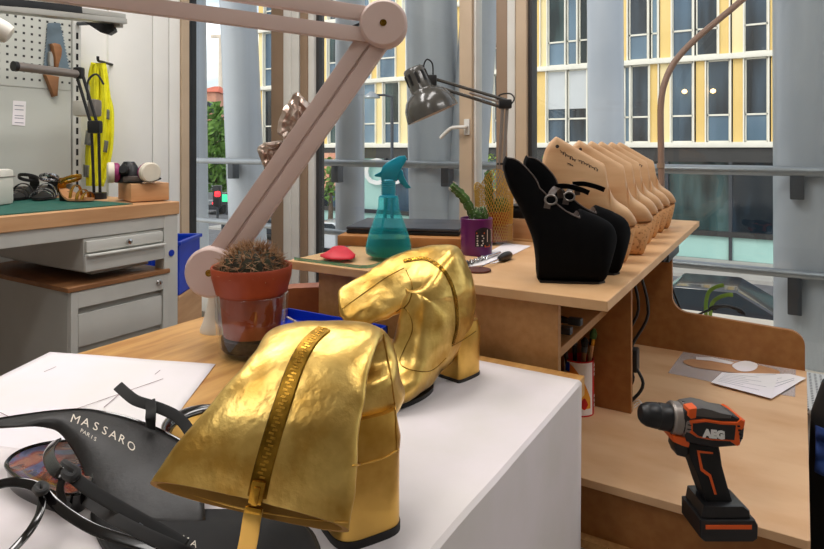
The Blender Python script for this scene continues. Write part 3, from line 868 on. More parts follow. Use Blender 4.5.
if len(zp) > 3:
    m = MB(); ribbon(m, zp, zn, .018, .0012); z_ = m.build('zipper', 'zip_gold', bf)
    m = MB(); zip_teeth(m, zp, zn, .0085, .0034); m.build('teeth', 'brass', z_)
    e, n_ = zp[-1], zn[-1]; d = (zp[-1]-zp[-4]).normalized(); s = d.cross(n_).normalized()
    R = Matrix((s, d, n_)).transposed()
    m = MB(); m.box(e - d*.006 + n_*.004, (.013,.020,.006), R, bevel=.002); m.box(e+n_*.008-d*.004, (.006,.016,.004), R, bevel=.0015)
    m.build('slider', 'brass', z_)
    e2 = e + d*.008 + n_*.004
    tab = [e2, e2+V(0,0,-.008)+cv(-.001,-.004,0), e2+V(0,0,-.028)+cv(-.004,-.005,0), e2+V(0,0,-.052)+cv(-.010,-.004,0)]
    MB().tube(spl(tab,5), .01, flat=(.017,.003), up=-FWD).build('pull_tab', 'gold_plain', z_)
    MB().box(e+d*.009+n_*.005, (.016,.006,.006), R, bevel=.002).build('pull_ring', 'brass', z_)
m = MB()
for pts in ([(352,466),(370,462),(386,457),(403,446)], [(383,334),(390,372),(395,410),(397,452)], [(160,483),(200,497),(245,509),(300,518),(348,522)]):
    q, n_ = project(bv, pts, .0003)
    if len(q) > 3: m.tube(q, .0011, seg=6)
m.build('seams', 'gold_plain', bf)
# ------------------------------------------------------------------ sandals at the front left
k = NT('insole_painted')      # marbled painted insole
p = k.n('ShaderNodeBsdfPrincipled', Roughness=.15); p.inputs['Coat Weight'].default_value = .5
tc = k.n('ShaderNodeTexCoord'); no = k.n('ShaderNodeTexNoise', Scale=15, Detail=5, Distortion=1.2); k.l(tc.outputs['Object'], no.inputs[0])
cr = k.n('ShaderNodeValToRGB'); el = cr.color_ramp.elements
cols = [(.30,(24,22,40)),(.41,(70,76,116)),(.46,(110,28,30)),(.52,(136,72,44)),(.57,(80,30,30)),(.62,(26,22,36)),(.70,(170,124,66))]
while len(el) < len(cols): el.new(.5)
for e, (ps_, c_) in zip(el, cols): e.position = ps_; e.color = (*rgb(*c_), 1)
k.l(no.outputs[0], cr.inputs[0]); k.l(cr.outputs[0], p.inputs['Base Color']); k.l(p.outputs[0], k.out.inputs[0]); MATS['insole_painted'] = k.m

def tz(px, py, h): return on(px, py, Z_TABLE+h)
def path(*pts, n=5): return spl([tuple(tz(*q)) for q in pts], n)
def strap(mb, pts, w, t=.0028, up=None, n=5):
    q = path(*pts, n=n)
    return mb.tube(q, .01, flat=(w, t), up=up or (-FWD*.7+UP*.7))
# sandal whose dark insole is lettered
sa = thing('strappy_sandal', 'black strappy sandal with white lettering on its dark insole', 'sandal', tz(150,470,0), 'black strappy sandals on the oak table')
top = [(-8,420,.062),(20,415.5,.064),(42,412.5,.066),(62,410.5,.066),(84,409.5,.064),(108,413,.060),(132,419,.056),(156,428,.050),(180,440,.044),(206,456,.036)]
bot = [(-8,426.5,.058),(20,426.5,.058),(42,427,.056),(58,432,.050),(70,446,.042),(82,468,.032),(92,492,.022),(108,512,.016),(140,522,.013),(206,524,.012)]
T_ = spl([tuple(tz(*q)) for q in top], 5); B_ = spl([tuple(tz(*q)) for q in bot], 5)
def flap(u, v):
    x = u*(len(T_)-1); i = min(int(x), len(T_)-2); f = x-i
    a = T_[i].lerp(T_[i+1], f); b = B_[i].lerp(B_[i+1], f)
    p = a.lerp(b, v); n_ = (UP*.6-FWD*.8)
    return p + n_*(.010*math.sin(PI*v)*min(1,u*2) + .0012*math.sin(22*u+6*v)*v)
fl = MB().grid(flap, 46, 18).build('insole', 'black_leather', sa, solid=.003, offset=-1)
MB().tube([flap(i/40,.0) for i in range(41)], .0016, seg=8).build('piping', 'patent_black', sa)
bmv = [v for v in fl.data.vertices]
bv = BVHTree.FromPolygons([v.co+Vector(sa['org']) for v in fl.data.vertices], [list(p_.vertices) for p_ in fl.data.polygons])
def lettering(parent, bv, txt, pts, size, name, squash=1.0, shear=.2, off=.0006):
    # write along a pixel path lying on a surface: each letter gets its own spot on the curve
    q = spl([(a,b,0) for a,b in pts], 8)
    m = MB(); n_ = len(txt)
    for i, ch in enumerate(txt):
        f = (i+.5)/n_*(len(q)-1); k0 = min(int(f), len(q)-2)
        c_ = q[k0].lerp(q[k0+1], f-k0); d_ = (q[k0+1]-q[k0]).normalized()
        vs, fs = text_pts(ch, size, 0, shear, .0)
        nx = Vector((-d_.y*0+d_.x*0, 0, 0))
        vv = []
        for v_ in vs:
            px = c_.x + d_.x*v_.x + .12*v_.y; py = c_.y + d_.y*v_.x - v_.y*squash
            dr = (at(px,py,1)-EYE).normalized()
            h, nr, ii, ds = bv.ray_cast(EYE, dr)
            if h is None: h, nr = at(px,py,.7), -dr
            if nr.dot(dr) > 0: nr = -nr
            vv.append(m.v(h+nr*off))
        for f_ in fs: m.face([vv[j] for j in f_])
    return m.build(name, 'white_ink', parent, smooth=False)
lettering(sa, bv, 'MASSARO', [(71,418.5),(84,422.5),(98,428),(110,434),(122,440),(134,449)], 12.5, 'lettering', .95)
lettering(sa, bv, 'PARIS', [(80.5,430.5),(88,435),(96,440)], 6.0, 'lettering', .95)
m = MB(); strap(m, [(118,386,.085),(127,394,.082),(136,400.5,.079),(150,405,.077),(163,409.5,.073),(176,416,.068),(186,426,.06),(194,440,.05)], .014)
m.build('buckle_strap', 'black_suede', sa)
m = MB(); strap(m, [(150,401,.082),(151,409,.076),(150.5,418,.07),(151,428,.055)], .0135); m.build('keeper', 'black_suede', sa)
# sandal with the painted platform insole
sb = thing('strappy_sandal', 'black strappy sandal with a shiny red, blue and gold painted insole', 'sandal', tz(60,480,0), 'black strappy sandals on the oak table')
rim = [(6,466),(9,459),(18,452),(32,446.5),(50,442.5),(72,440),(90,444),(94,462),(92,480),(84,492),(66,495),(46,490),(28,483),(14,475)]
ring = spl([tuple(tz(a,b,.030)) for a,b in rim], 5, closed=True)
cc = sum(ring, V(0,0,0))/len(ring)
lower = [V(p.x,p.y,Z_TABLE+.006)+(cc-p)*.06 for p in ring]
lower = [V(p.x,p.y,Z_TABLE+.006) for p in lower]
in0 = [cc+(p-cc)*.93 for p in ring]
MB().loft([lower, ring, in0], cap0=True, cap1=False).build('platform', 'patent_black', sb, angle=50)
dish = [in0] + [[cc+(p-cc)*k_-V(0,0,.006*(1-k_*k_)) for p in ring] for k_ in (.75,.5,.25,.05)]
MB().loft(dish, cap0=False, cap1=True).build('insole', 'insole_painted', sb)
m = MB(); m.tube(ring+[ring[0]], .0022, seg=8, cap=False); m.build('rim', 'patent_black', sb)
m = MB(); strap(m, [(56,441,.055),(50,449,.060),(49,458,.062),(54,468,.062),(62,474,.060),(70,470,.058)], .013); m.build('toe_strap', 'patent_black', sb)
m = MB(); strap(m, [(62,468,.062),(70,474,.060),(82,484,.054),(95,493,.048),(127,512,.036),(160,531,.026),(185,546,.02)], .013); m.build('side_strap', 'black_suede', sb)
m = MB(); strap(m, [(66,470,.06),(62,480,.055),(60,490,.046),(64,503,.03),(70,508,.012)], .008); m.build('thin_strap', 'black_suede', sb)
m = MB(); strap(m, [(-6,486,.055),(8,482.5,.058),(22,483,.058),(34,486,.056),(44,493,.052),(56,505,.046),(72,517,.04),(95,530,.034),(127,541,.028),(165,552,.022)], .010)
m.build('ankle_strap', 'patent_black', sb)
m = MB(); strap(m, [(41,489,.056),(42,498,.052),(40,512,.046),(33,526,.04),(24,538,.034),(12,551,.03)], .0085); m.build('ankle_loop', 'patent_black', sb)
m = MB(); m.tube(path((35,489,.058),(39,493,.060),(45,491,.060),(46,486,.058),(40,484,.056),(35,489,.058)), .0035, seg=8); m.build('knot', 'black_suede', sb)
m = MB(); m.tube(path((64,463,.062),(70,467,.065),(77,472,.063),(73,478,.060),(65,474,.060),(64,463,.062)), .0045, seg=8); m.build('knot', 'black_suede', sb)
# sandal lying lowest, under the front boot
s3_ = thing('strappy_sandal', 'flat black sandal sole lying lowest, under the gold boot hem', 'sandal', tz(190,540,0), 'black strappy sandals on the oak table')
out = [(92,508),(130,512),(180,510),(240,510),(300,522),(318,540),(316,562),(260,580),(180,580),(126,566),(100,540)]
r0 = spl([tuple(tz(a,b,.012)) for a,b in out], 4, closed=True); cc = sum(r0, V(0,0,0))/len(r0)
r1 = [V(p.x,p.y,Z_TABLE+.005) for p in r0]
so_ = MB().loft([r1, r0]).build('sole', 'sole_black', s3_, angle=40, bev=.001)
ins = MB().loft([[cc+(p-cc)*.96+V(0,0,.0006) for p in r0], [cc+(p-cc)*.94+V(0,0,.0022) for p in r0]]).build('insole', 'black_suede', s3_, angle=40)
bv2 = BVHTree.FromPolygons([v.co+Vector(s3_['org']) for v in ins.data.vertices], [list(p_.vertices) for p_ in ins.data.polygons])
lettering(s3_, bv2, 'MA', [(181,538.5),(189,542),(197,546)], 10, 'lettering', .95)
m = MB(); strap(m, [(86,500,.018),(110,516,.03),(140,532,.034),(175,548,.03),(200,560,.014)], .012); m.build('strap', 'black_suede', s3_)
m = MB(); strap(m, [(132,522,.02),(140,527,.03),(143,534,.03),(138,541,.026),(128,541,.02)], .006); m.build('buckle', 'dark_steel', s3_)
# gold-lined shoe with black patent rim behind
gs = thing('gold_lined_shoe', 'small shoe with a gold insole and black patent rim, beside the sandals', 'shoe', tz(195,425,0))
arc = [(170,446),(163,436),(161,427),(165,419),(174,412.5),(187,407.5),(200,404.5),(212,404)]
a_ = path(*[(x,y,.030) for x,y in arc]); b_ = path(*[(x+10,y+8,.024) for x,y in arc])
def rimf(u, v):
    i = min(int(u*(len(a_)-1)), len(a_)-2); f = u*(len(a_)-1)-i
    return a_[i].lerp(a_[i+1],f).lerp(b_[i].lerp(b_[i+1],f), v) + UP*.004*math.sin(PI*v)
MB().grid(rimf, 36, 6).build('rim', 'patent_black', gs, solid=.002)
def wallf(u, v):
    i = min(int(u*(len(a_)-1)), len(a_)-2); f = u*(len(a_)-1)-i
    p = a_[i].lerp(a_[i+1],f); return V(p.x, p.y, p.z + (Z_TABLE+.003-p.z)*v)
MB().grid(wallf, 36, 6).build('side', 'patent_black', gs, solid=.002)
r0 = b_ + path((228,420,.02),(232,452,.02),(200,470,.02),(184,462,.02))
cc = sum(r0, V(0,0,0))/len(r0)
MB().loft([r0, [cc+(p-cc)*.5-V(0,0,.003) for p in r0], [cc+(p-cc)*.04-V(0,0,.004) for p in r0]], cap0=False).build('insole', 'gold_plain', gs)
MB().loft([[V(p.x,p.y,Z_TABLE+.003) for p in r0],[p-V(0,0,.008) for p in r0]]).build('sole', 'sole_black', gs)

# ------------------------------------------------------------------ potted cactus in a glass
base = tz(252,352.5,.0006); base.z = Z_TABLE
gt = thing('glass_tumbler', 'wide clear glass holding the terracotta cactus pot', 'glass', base)
ro = .0705
mat('pot_water', rgb(96,74,60), .15, scale=30)
MB().lathe([(.001,.002),(ro-.018,.002),(ro-.006,.004),(ro-.002,.012),(ro+.001,.06),(ro+.003,.122),(ro+.0015,.1235),(ro-.001,.122),(ro-.004,.06),(ro-.008,.017),(ro-.02,.012),(.001,.012)], base, 56, cap0=True, cap1=True).build('bowl', 'clear_glass', gt, angle=50)
MB().lathe([(.001,.0125),(ro-.0125,.0125),(ro-.0105,.022),(ro-.0095,.036),(.001,.036)], base, 48).build('gravel', 'soil', gt)
pt = thing('potted_cactus', 'round spiny cactus in a terracotta pot, standing in a glass', 'cactus', base+V(0,0,.04))
PB = base+V(0,0,.040)
MB().lathe([(.001,0),(.055,0),(.0565,.004),(.0645,.085),(.0715,.087),(.0725,.091),(.0795,.118),(.0815,.138),(.0800,.1405),(.077,.139),(.0735,.118),(.071,.112),(.001,.112)], PB, 64).build('pot', 'terracotta', pt, angle=40)
so_ = MB().lathe([(.072,.106),(.06,.118),(.03,.122),(.001,.123)], PB, 40, cap0=False).build('soil', 'soil', pt)
cc = PB+V(0,0,.112)
ribs = 16; m = MB(); rings = []
for i in range(15):
    ph = -.25+ (PI/2+.25)*i/14
    ring = []
    for j in range(ribs*6):
        th = 2*PI*j/(ribs*6)
        r_ = .058*math.cos(ph)*(1+.10*math.cos(ribs*th)) + .001
        ring.append(cc+V(r_*math.cos(th), r_*math.sin(th), .052*math.sin(ph)+.012))
    rings.append(ring)
m.loft(rings, cap0=False).build('body', 'cactus_dark', pt, angle=60)
m = MB(); r = random.Random(5)
for j in range(ribs):
    th = 2*PI*j/ribs
    for i in range(8):
        ph = .02+1.42*i/8 + r.uniform(-.03,.03)
        n_ = V(math.cos(th)*math.cos(ph), math.sin(th)*math.cos(ph), math.sin(ph))
        q = cc+V(.0635*math.cos(ph)*math.cos(th), .0635*math.cos(ph)*math.sin(th), .055*math.sin(ph)+.012)
        for k_ in range(8):
            d = (n_*.8+V(r.gauss(0,.6),r.gauss(0,.6),r.gauss(0,.5))).normalized()
            m.cyl(q, q+d*r.uniform(.012,.024), .0009, .0002, seg=3, cap=False)
sp = m.build('spines', 'spine', pt, smooth=False); sp['kind'] = 'stuff'
q = at(238.5,287.5,1.26); dd = (q-(PB+V(0,0,.128))); dd.z = 0; dd.normalize()
q = PB + dd*.081 + V(0,0,.1275)
R = dd.to_track_quat('Z','Y').to_matrix()
MB().lathe([(.001,0),(.0085,0),(.0085,.0015),(.0065,.003),(.0055,.002),(.0025,.002),(.002,.0045),(.001,.0045)], q, 20, R=R).build('button', 'cord_cream', pt)

# ------------------------------------------------------------------ pink magnifier lamp arm
LJ = at(214,270,1.34); UJ = at(384,26,1.34)
lampb = tz(219,330,0)
la = thing('lamp_arm', 'large pale pink jointed lamp arm rising from the oak table', 'lamp', V(LJ.x,LJ.y,Z_TABLE))
MB().lathe([(.042,0),(.042,.006),(.036,.02),(.026,.06),(.020,.10),(.018,.115),(.001,.116)], V(lampb.x,lampb.y,Z_TABLE), 36).build('base_cone', 'cone_white', la)
bq = V(lampb.x,lampb.y,Z_TABLE+.11)
MB().tube(spl([bq, bq.lerp(LJ,.5), LJ+FWD*.03], 4), .014, seg=14).build('stem', 'lamp_pink', la)
def joint(c, r, t, name):
    Rm = FWD.to_track_quat('Z','Y').to_matrix()
    o = MB().lathe([(.001,-t),(r-.006,-t),(r-.002,-t+.003),(r,-t+.007),(r,t-.005),(r-.005,t),(.001,t)], c, 48, R=Rm).build(name, 'lamp_pink', la)
    MB().lathe([(.001,-t-.0035),(.0035,-t-.0035),(.004,-t-.001),(.0075,-t-.001),(.0075,-t+.002)], c, 20, R=Rm).build('bolt', 'zip_gold', o)
    return o
joint(LJ-FWD*.012, .0545, .022, 'lower_joint'); joint(UJ-FWD*.012, .0515, .024, 'upper_joint')
def bar(p0, p1, w, t, name, m_='lamp_pink', off=0, groove=False):
    d = (p1-p0).normalized(); s = d.cross(FWD).normalized()
    R = Matrix((d, s, FWD)).transposed()
    c_ = (p0+p1)/2; L = (p1-p0).length
    mb = MB()
    if groove:
        for k_ in (-1,1): mb.box(c_+s*k_*(w*.27), (L,w*.46,t), R, bevel=.003)
        mb.box(c_+FWD*.003, (L,w*.3,t*.8), R)
    else: mb.box(c_+s*off, (L,w,t), R, bevel=.003)
    return mb.build(name, m_, la)
bar(LJ, UJ, .068, .030, 'lower_arm', groove=True)
E1 = at(75,-32,1.12); E2 = at(45,-8,1.12)
a0 = UJ + V(0,0,.020) ; b0_ = UJ + V(0,0,-.026)
bar(a0, at(95,-28,1.16), .031, .026, 'upper_arm')
bar(b0_, at(10,-12,1.14), .031, .026, 'upper_arm')
MB().cyl(at(352,27,1.32), at(372,19,1.32), .003, seg=8).build('spring_rod', 'dark_steel', la)
# crumpled foil wedged behind the arm
def foil(pts, Z, sd, m=None):
    m = m or MB()
    ring = spl([(a,b,0) for a,b in pts], 6, closed=True)
    cx = sum(p.x for p in ring)/len(ring); cy = sum(p.y for p in ring)/len(ring)
    rings = []
    for k_, dz in ((.97,.012),(1.0,.004),(.9,-.004),(.76,-.008),(.6,-.006),(.44,-.012),(.28,-.006),(.12,-.01),(.02,-.008)):
        rr = []
        for p in ring:
            x = cx+(p.x-cx)*k_; y = cy+(p.y-cy)*k_
            n1 = mnoise.noise(V(x*.11,y*.11,sd)); n2 = mnoise.noise(V(x*.2,y*.2,sd+3)); n3 = mnoise.noise(V(x*.21,y*.21,sd+7))
            rr.append(at(x+1.2*n2,y+1.2*n3,Z+dz + .012*n1+.010*n2))
        rings.append(rr)
    return m.loft(rings, cap0=True, cap1=True)
m = foil([(277,131),(280,116),(287,104),(297,92.5),(307,101),(319,109),(330,118),(312,140),(296,156),(285,155),(284,140)], 1.385, 4)
m.bm.verts.ensure_lookup_table()
foil([(257.5,148),(262,143.5),(271,141.5),(283,141),(296,146),(292,162),(276,174),(266,170),(261,160)], 1.385, 9, m)
tag(m.build('crumpled_foil', 'foil', origin=at(290,130,1.38), angle=20), 'crumpled metal foil wedged behind the pink lamp arm', 'foil')

# ------------------------------------------------------------------ blue tray, pouch, cord, leather piece at the back of the table
t = thing('storage_tray', 'low blue plastic tray along the back edge of the oak table', 'tray', tz(330,322,0))
zt2 = Z_TABLE+.004
xl, xr, yb, yf = -1.03, -.74, 1.118, 1.015
m = MB(); hgt = .027
m.lim(xl,xr,yf,yb,zt2,zt2+.003); m.lim(xl,xr,yb-.004,yb,zt2,zt2+hgt); m.lim(xl,xr,yf,yf+.004,zt2,zt2+hgt*.7); m.lim(xl,xl+.004,yf,yb,zt2,zt2+hgt); m.lim(xr-.004,xr,yf,yb,zt2,zt2+hgt)
m.build('tray_shell', 'blue_plastic', t)
q = spl([tuple(tz(*p)) for p in ((287,317,.028),(296,322,.026),(306,328,.026),(316,333,.024),(324,337,.012))], 6)
tag(MB().tube(q, .0026, seg=8).build('braided_cord', 'cord_cream', origin=q[0]), 'thin cream braided cord lying over the blue tray', 'cord')
r0 = spl([tuple(tz(a,b,.03)) for a,b in ((282,345),(292,336),(306,333),(324,334),(340,337),(350,346),(330,356),(300,356))], 4, closed=True)
cc = sum(r0, V(0,0,0))/len(r0)
m = MB(); m.loft([[V(p.x,p.y,zt2+.003) for p in r0],[p-V(0,0,.006) for p in r0],[cc+(p-cc)*.85 for p in r0],[cc+(p-cc)*.4+V(0,0,.004) for p in r0],[cc+(p-cc)*.05+V(0,0,.004) for p in r0]])
tag(m.build('cloth_pouch', 'navy_cloth', origin=V(cc.x,cc.y,Z_TABLE)), 'dark navy cloth pouch tucked behind the front gold boot', 'pouch')
# brown leather chair back behind the cactus
t = thing('leather_chair', 'brown leather chair back between the cactus pot and the workstation', 'chair', V(-1.5,1.55,0))
c0, c1 = at(283,303,1.72), at(322,300,1.72)
d = (c1-c0).normalized(); c0 = c0-d*.12; c1 = c1+d*.06
m = MB(); rr = []
for p in (c0, c0.lerp(c1,.5)+FWD*.02, c1):
    rr.append([p+UP*.035+FWD*.0, p+UP*.045+FWD*.015, p+UP*.035+FWD*.03, p-UP*.09+FWD*.03, p-UP*.09])
m.loft(rr).build('backrest', 'leather_brown', t, angle=50)
for p in (c0.lerp(c1,.1), c0.lerp(c1,.9)):
    MB().cyl(V(p.x,p.y,0)+FWD*.015, p+FWD*.015-UP*.03, .014, seg=12).build('leg', 'beech_dark', t)
for p in (c0.lerp(c1,.1), c0.lerp(c1,.9)):
    MB().cyl(V(p.x,p.y,0)+FWD*.40, V(p.x,p.y,.44)+FWD*.40, .014, seg=12).build('leg', 'beech_dark', t)
cm = (c0+c1)/2
MB().box(V(cm.x,cm.y,.45)+FWD*.22, ((c1-c0).length,.44,.05), Matrix.Rotation(A,3,'Z'), bevel=.015).build('seat', 'leather_brown', t)
# ------------------------------------------------------------------ things on the raised shelf
mat('teal_plastic', rgb(26,152,178), .3, scale=20, col2=rgb(20,142,168))
mat('velvet_black', rgb(9,9,11), .9, scale=40, col2=rgb(6,6,8), spec=.15)
mat('grey_trim', rgb(92,80,74), .35, scale=40)
mat('last_wood', rgb(216,176,134), .42, scale=5, col2=rgb(196,150,106), stretch=(1,1,5), detail=6)
k_ = mat('cork', rgb(206,156,106), .8, scale=130, col2=rgb(134,86,50), detail=4, lo=.30, hi=.46)
mat('pattern_tan', rgb(196,146,106), .6, scale=20)
mat('ink_dark', rgb(50,38,36), .7, scale=20)
mat('purple_glaze', rgb(98,24,92), .3, scale=8, col2=rgb(86,18,82))
mat('cactus_green', rgb(74,108,44), .7, scale=60, col2=rgb(46,76,30))
mat('label_black', rgb(24,16,20), .5, scale=20)
mat('label_pale', rgb(222,208,196), .6, scale=20)
mat('label_orange', rgb(214,96,40), .6, scale=20)
mat('gold_mesh', rgb(200,160,74), .4, metal=.7, scale=40)
mat('lamp_grey', rgb(72,70,66), .22, scale=6, col2=rgb(66,64,60), coat=.4)
mat('lamp_inner', rgb(214,204,196), .5, scale=6)
mat('laptop_grey', rgb(58,62,70), .4, scale=20, col2=rgb(50,54,62))
mat('red_leather', rgb(206,34,52), .5, scale=20, col2=rgb(188,24,44))
mat('cardboard_tan', rgb(170,116,64), .6, scale=10, col2=rgb(150,98,50))
mat('hose_beige', rgb(146,120,104), .5, scale=8)
mat('orange_plastic', rgb(228,92,26), .45, scale=20)
mat('drill_dark', rgb(84,80,78), .45, scale=20)
mat('drill_grey', rgb(140,132,126), .35, metal=.5, scale=20)
mat('print_grey', rgb(150,150,160), .8, scale=40)
mat('red_print', rgb(200,30,34), .4, scale=10)
mat('yellow_print', rgb(240,180,60), .4, scale=10, col2=rgb(226,130,40))
k = NT('teal_clear')
tr = k.n('ShaderNodeBsdfTransparent'); tr.inputs[0].default_value = (.60,.96,.98,1)
df = k.n('ShaderNodeBsdfPrincipled', Roughness=.12); df.inputs['Base Color'].default_value = (*rgb(40,196,210),1)
mx = k.n('ShaderNodeMixShader'); lw = k.n('ShaderNodeLayerWeight', Blend=.35)
k.l(k.math('ADD', k.math('MULTIPLY', lw.outputs['Facing'], .55), .16), mx.inputs[0]); k.l(tr.outputs[0], mx.inputs[1]); k.l(df.outputs[0], mx.inputs[2]); k.l(mx.outputs[0], k.out.inputs[0]); MATS['teal_clear'] = k.m
k = NT('teal_liquid')
tr = k.n('ShaderNodeBsdfTransparent'); tr.inputs[0].default_value = (.35,.55,.42,1)
df = k.n('ShaderNodeBsdfPrincipled', Roughness=.1); df.inputs['Base Color'].default_value = (*rgb(64,84,48),1)
mx = k.n('ShaderNodeMixShader', Fac=.45); k.l(tr.outputs[0], mx.inputs[1]); k.l(df.outputs[0], mx.inputs[2]); k.l(mx.outputs[0], k.out.inputs[0]); MATS['teal_liquid'] = k.m

def sz(px, py, h=0): return on(px, py, Z_SHELF+h)
# glass plate
gp = MB()
g = [V(-1.035,1.147,0), V(-.905+.01,1.147,0), V(-.80,1.155,0), V(-.70,1.20,0), V(-.70,1.52,0), V(-1.035,1.52,0)]
g = [V(p.x,p.y,Z_SHELF+.0006) for p in (V(-1.04,1.150,0), V(-.84,1.150,0), V(-.825,1.158,0), V(-.82,1.17,0), V(-.82,1.60,0), V(-1.04,1.60,0))]
k = NT('green_glass')
tr = k.n('ShaderNodeBsdfTransparent'); tr.inputs[0].default_value = (.97,.985,.98,1)
df = k.n('ShaderNodeBsdfPrincipled', Roughness=.08); df.inputs['Base Color'].default_value = (*rgb(60,150,120),1)
ge = k.n('ShaderNodeNewGeometry'); gb_ = k.math('SUBTRACT', 1, ge.outputs['Backfacing']); sx = k.n('ShaderNodeSeparateXYZ'); k.l(ge.outputs['Normal'], sx.inputs[0])
mx = k.n('ShaderNodeMixShader'); k.l(k.math('MULTIPLY', gb_, k.math('SUBTRACT', .82, k.math('MULTIPLY', k.math('ABSOLUTE', sx.outputs['Z']), .79))), mx.inputs[0])
k.l(tr.outputs[0], mx.inputs[1]); k.l(df.outputs[0], mx.inputs[2]); k.l(mx.outputs[0], k.out.inputs[0]); MATS['green_glass'] = k.m
gp.loft([g, [p+V(0,0,.008) for p in g]])
tag(gp.build('glass_plate', 'green_glass', origin=g[0], smooth=False), 'clear glass plate with green edges at the left end of the shelf', 'glass plate')
GZ = .0088
# red leather piece folded on the glass
c = sz(338,257,GZ)
fr = spl([tuple(sz(a,b,GZ+.001)) for a,b in ((320,256.5),(327,258.5),(338,259.3),(350,259),(355,257.5))], 5)
rg = spl([tuple(sz(a,b,GZ+.001)+V(0,0,h)) for a,b,h in ((320.5,256,.002),(329,255.5,.014),(334,255,.022),(345,254.5,.021),(355,256.5,.006))], 5)
bk = spl([tuple(sz(a,b,GZ+.001)) for a,b in ((321,255.5),(330,252),(338,250),(350,251),(356,254.5))], 5)
def redp(u, v):
    i = min(int(u*(len(fr)-1)), len(fr)-2); f = u*(len(fr)-1)-i
    L = lambda q: q[i].lerp(q[i+1], f)
    a, r_, k_ = L(fr), L(rg), L(bk)
    p = a.lerp(r_, v*2) if v < .5 else r_.lerp(k_, v*2-1)
    return p + V(0,0,.004*math.sin(PI*min(1,v*2))*(1 if v < .5 else 0))
tag(MB().grid(redp, 22, 17).build('leather_scrap', 'red_leather', None, solid=.002, origin=c, angle=60), 'folded red leather scrap lying on the glass plate', 'leather piece')

# blue spray bottle
c = sz(388.5,255,GZ); c.z = Z_SHELF+.0092
sp = thing('spray_bottle', 'translucent teal spray bottle half full, standing on the glass plate', 'spray bottle', c)
S = 1.56/F
pr = [(.001,.001),(.050,.001),(.0565,.005),(.0585,.014),(.0575,.026),(.051,.052),(.040,.083),(.031,.106),(.0265,.122),(.0255,.146),(.0235,.148)]
MB().lathe(pr, c, 48, cap1=False).build('bottle', 'teal_clear', sp, angle=60)
MB().lathe([(.001,.003),(.049,.003),(.0545,.007),(.0565,.015),(.0552,.027),(.0508,.046),(.001,.046)], c, 40).build('liquid', 'teal_liquid', sp, angle=60)
MB().cyl(c+V(0,0,.16), c+RIGHT*-.028+V(0,0,.008), .0028, seg=8).build('dip_tube', 'teal_clear', sp)
prof = [(.0235,.146),(.0235,.150),(.0185,.151)]
z = .151
while z < .186: prof += [(.0185,z),(.0175,z+.002),(.0185,z+.004)]; z += .0055
prof += [(.018,.189),(.015,.192),(.001,.192)]
MB().lathe(prof, c, 36).build('collar', 'teal_plastic', sp, angle=30)
def side(name, px_pts, depth, m_, z0=0):
    # outline seen from the side, extruded along the view-depth direction, edges rounded
    pts = [(( px-388.5)*S, (256-py)*S) for px,py in px_pts]
    mb = MB(); n = len(pts); cx = sum(p[0] for p in pts)/n; cy = sum(p[1] for p in pts)/n
    rr = []
    for k_, sc in ((-1,.86),(-.8,1),(.8,1),(1,.86)):
        rr.append([c + RIGHT*(cx+(x-cx)*sc) + V(0,0,cy+(y-cy)*sc) + FWD*(k_*depth/2) for x,y in pts])
    return mb.loft(rr).build(name, m_, sp, angle=45)
side('trigger_head', [(381.5,182),(381,173),(383,168),(387,164),(393,160.5),(399,157.8),(405,157.3),(406.8,160.3),(405,164.5),(402,169),(399,174),(397,182)], .026, 'teal_plastic')
side('trigger', [(399,169),(402.5,172),(404,178),(407,184),(411,189.5),(406,190),(400,184.5),(396.5,178),(396,171)], .014, 'teal_plastic')
side('rear_tab', [(374.5,176.5),(382,172.5),(385,177),(382,179),(375,178)], .018, 'teal_plastic')

# laptop on a brown leather folder, both turned to face the viewer
FL, FR = sz(337,246), sz(461,250)
fx = (FR-FL).normalized(); fy = V(-fx.y, fx.x, 0); Rf_ = Matrix((fx, fy, UP)).transposed()
wf = (FR-FL).length; fc = FL + fx*wf/2 + fy*.125
o = MB().box(V(fc.x,fc.y,Z_SHELF+.0155), (wf,.25,.030), Rf_, bevel=.005).build('leather_folder', 'cardboard_tan', origin=V(fc.x,fc.y,Z_SHELF))
tag(o, 'flat tan leather folder under the closed laptop', 'folder')
lc = on(346,233.5,Z_SHELF+.031) + fx*.165 + fy*.118
la_ = thing('laptop', 'closed dark grey laptop lying on the tan folder behind the spray bottle', 'laptop', V(lc.x,lc.y,Z_SHELF+.031))
MB().box(V(lc.x,lc.y,Z_SHELF+.0365), (.33,.232,.010), Rf_, bevel=.003).build('base', 'black_plastic', la_)
MB().box(V(lc.x,lc.y,Z_SHELF+.0470), (.33,.232,.009), Rf_, bevel=.003).build('lid', 'laptop_grey', la_)

# purple mug with a cactus
c = sz(476.5,254); c.z = Z_SHELF
mg = thing('potted_cactus', 'small two-armed green cactus in a glossy purple mug', 'cactus', c)
MB().lathe([(.001,.0),(.038,.0),(.0405,.003),(.0415,.03),(.042,.09),(.0425,.095),(.041,.0965),(.039,.095),(.0385,.085),(.001,.085)], c, 48).build('mug', 'purple_glaze', mg, angle=50)
MB().lathe([(.0385,.0855),(.001,.088)], c, 24, cap0=False).build('soil', 'soil', mg)
def mugpt(px, py, off=.0006):
    x = (px-476.5)/F*1.60; x = max(-.041, min(.041, x)); z = (255.5-py)/F*1.56
    return c + RIGHT*x - FWD*(math.sqrt(max(0,.0418**2-x*x))+off) + V(0,0,z)
m = MB(); nn = 14
lp = [mugpt(473.5+17*i/nn, 245.5) for i in range(nn+1)], [mugpt(473.5+17*i/nn, 226+4*(abs(i/nn-.5)*2)**2) for i in range(nn+1)]
for i in range(nn): m.face([m.v(lp[0][i]), m.v(lp[0][i+1]), m.v(lp[1][i+1]), m.v(lp[1][i])])
lb = m.build('label', 'label_black', mg, smooth=False)
m = MB()
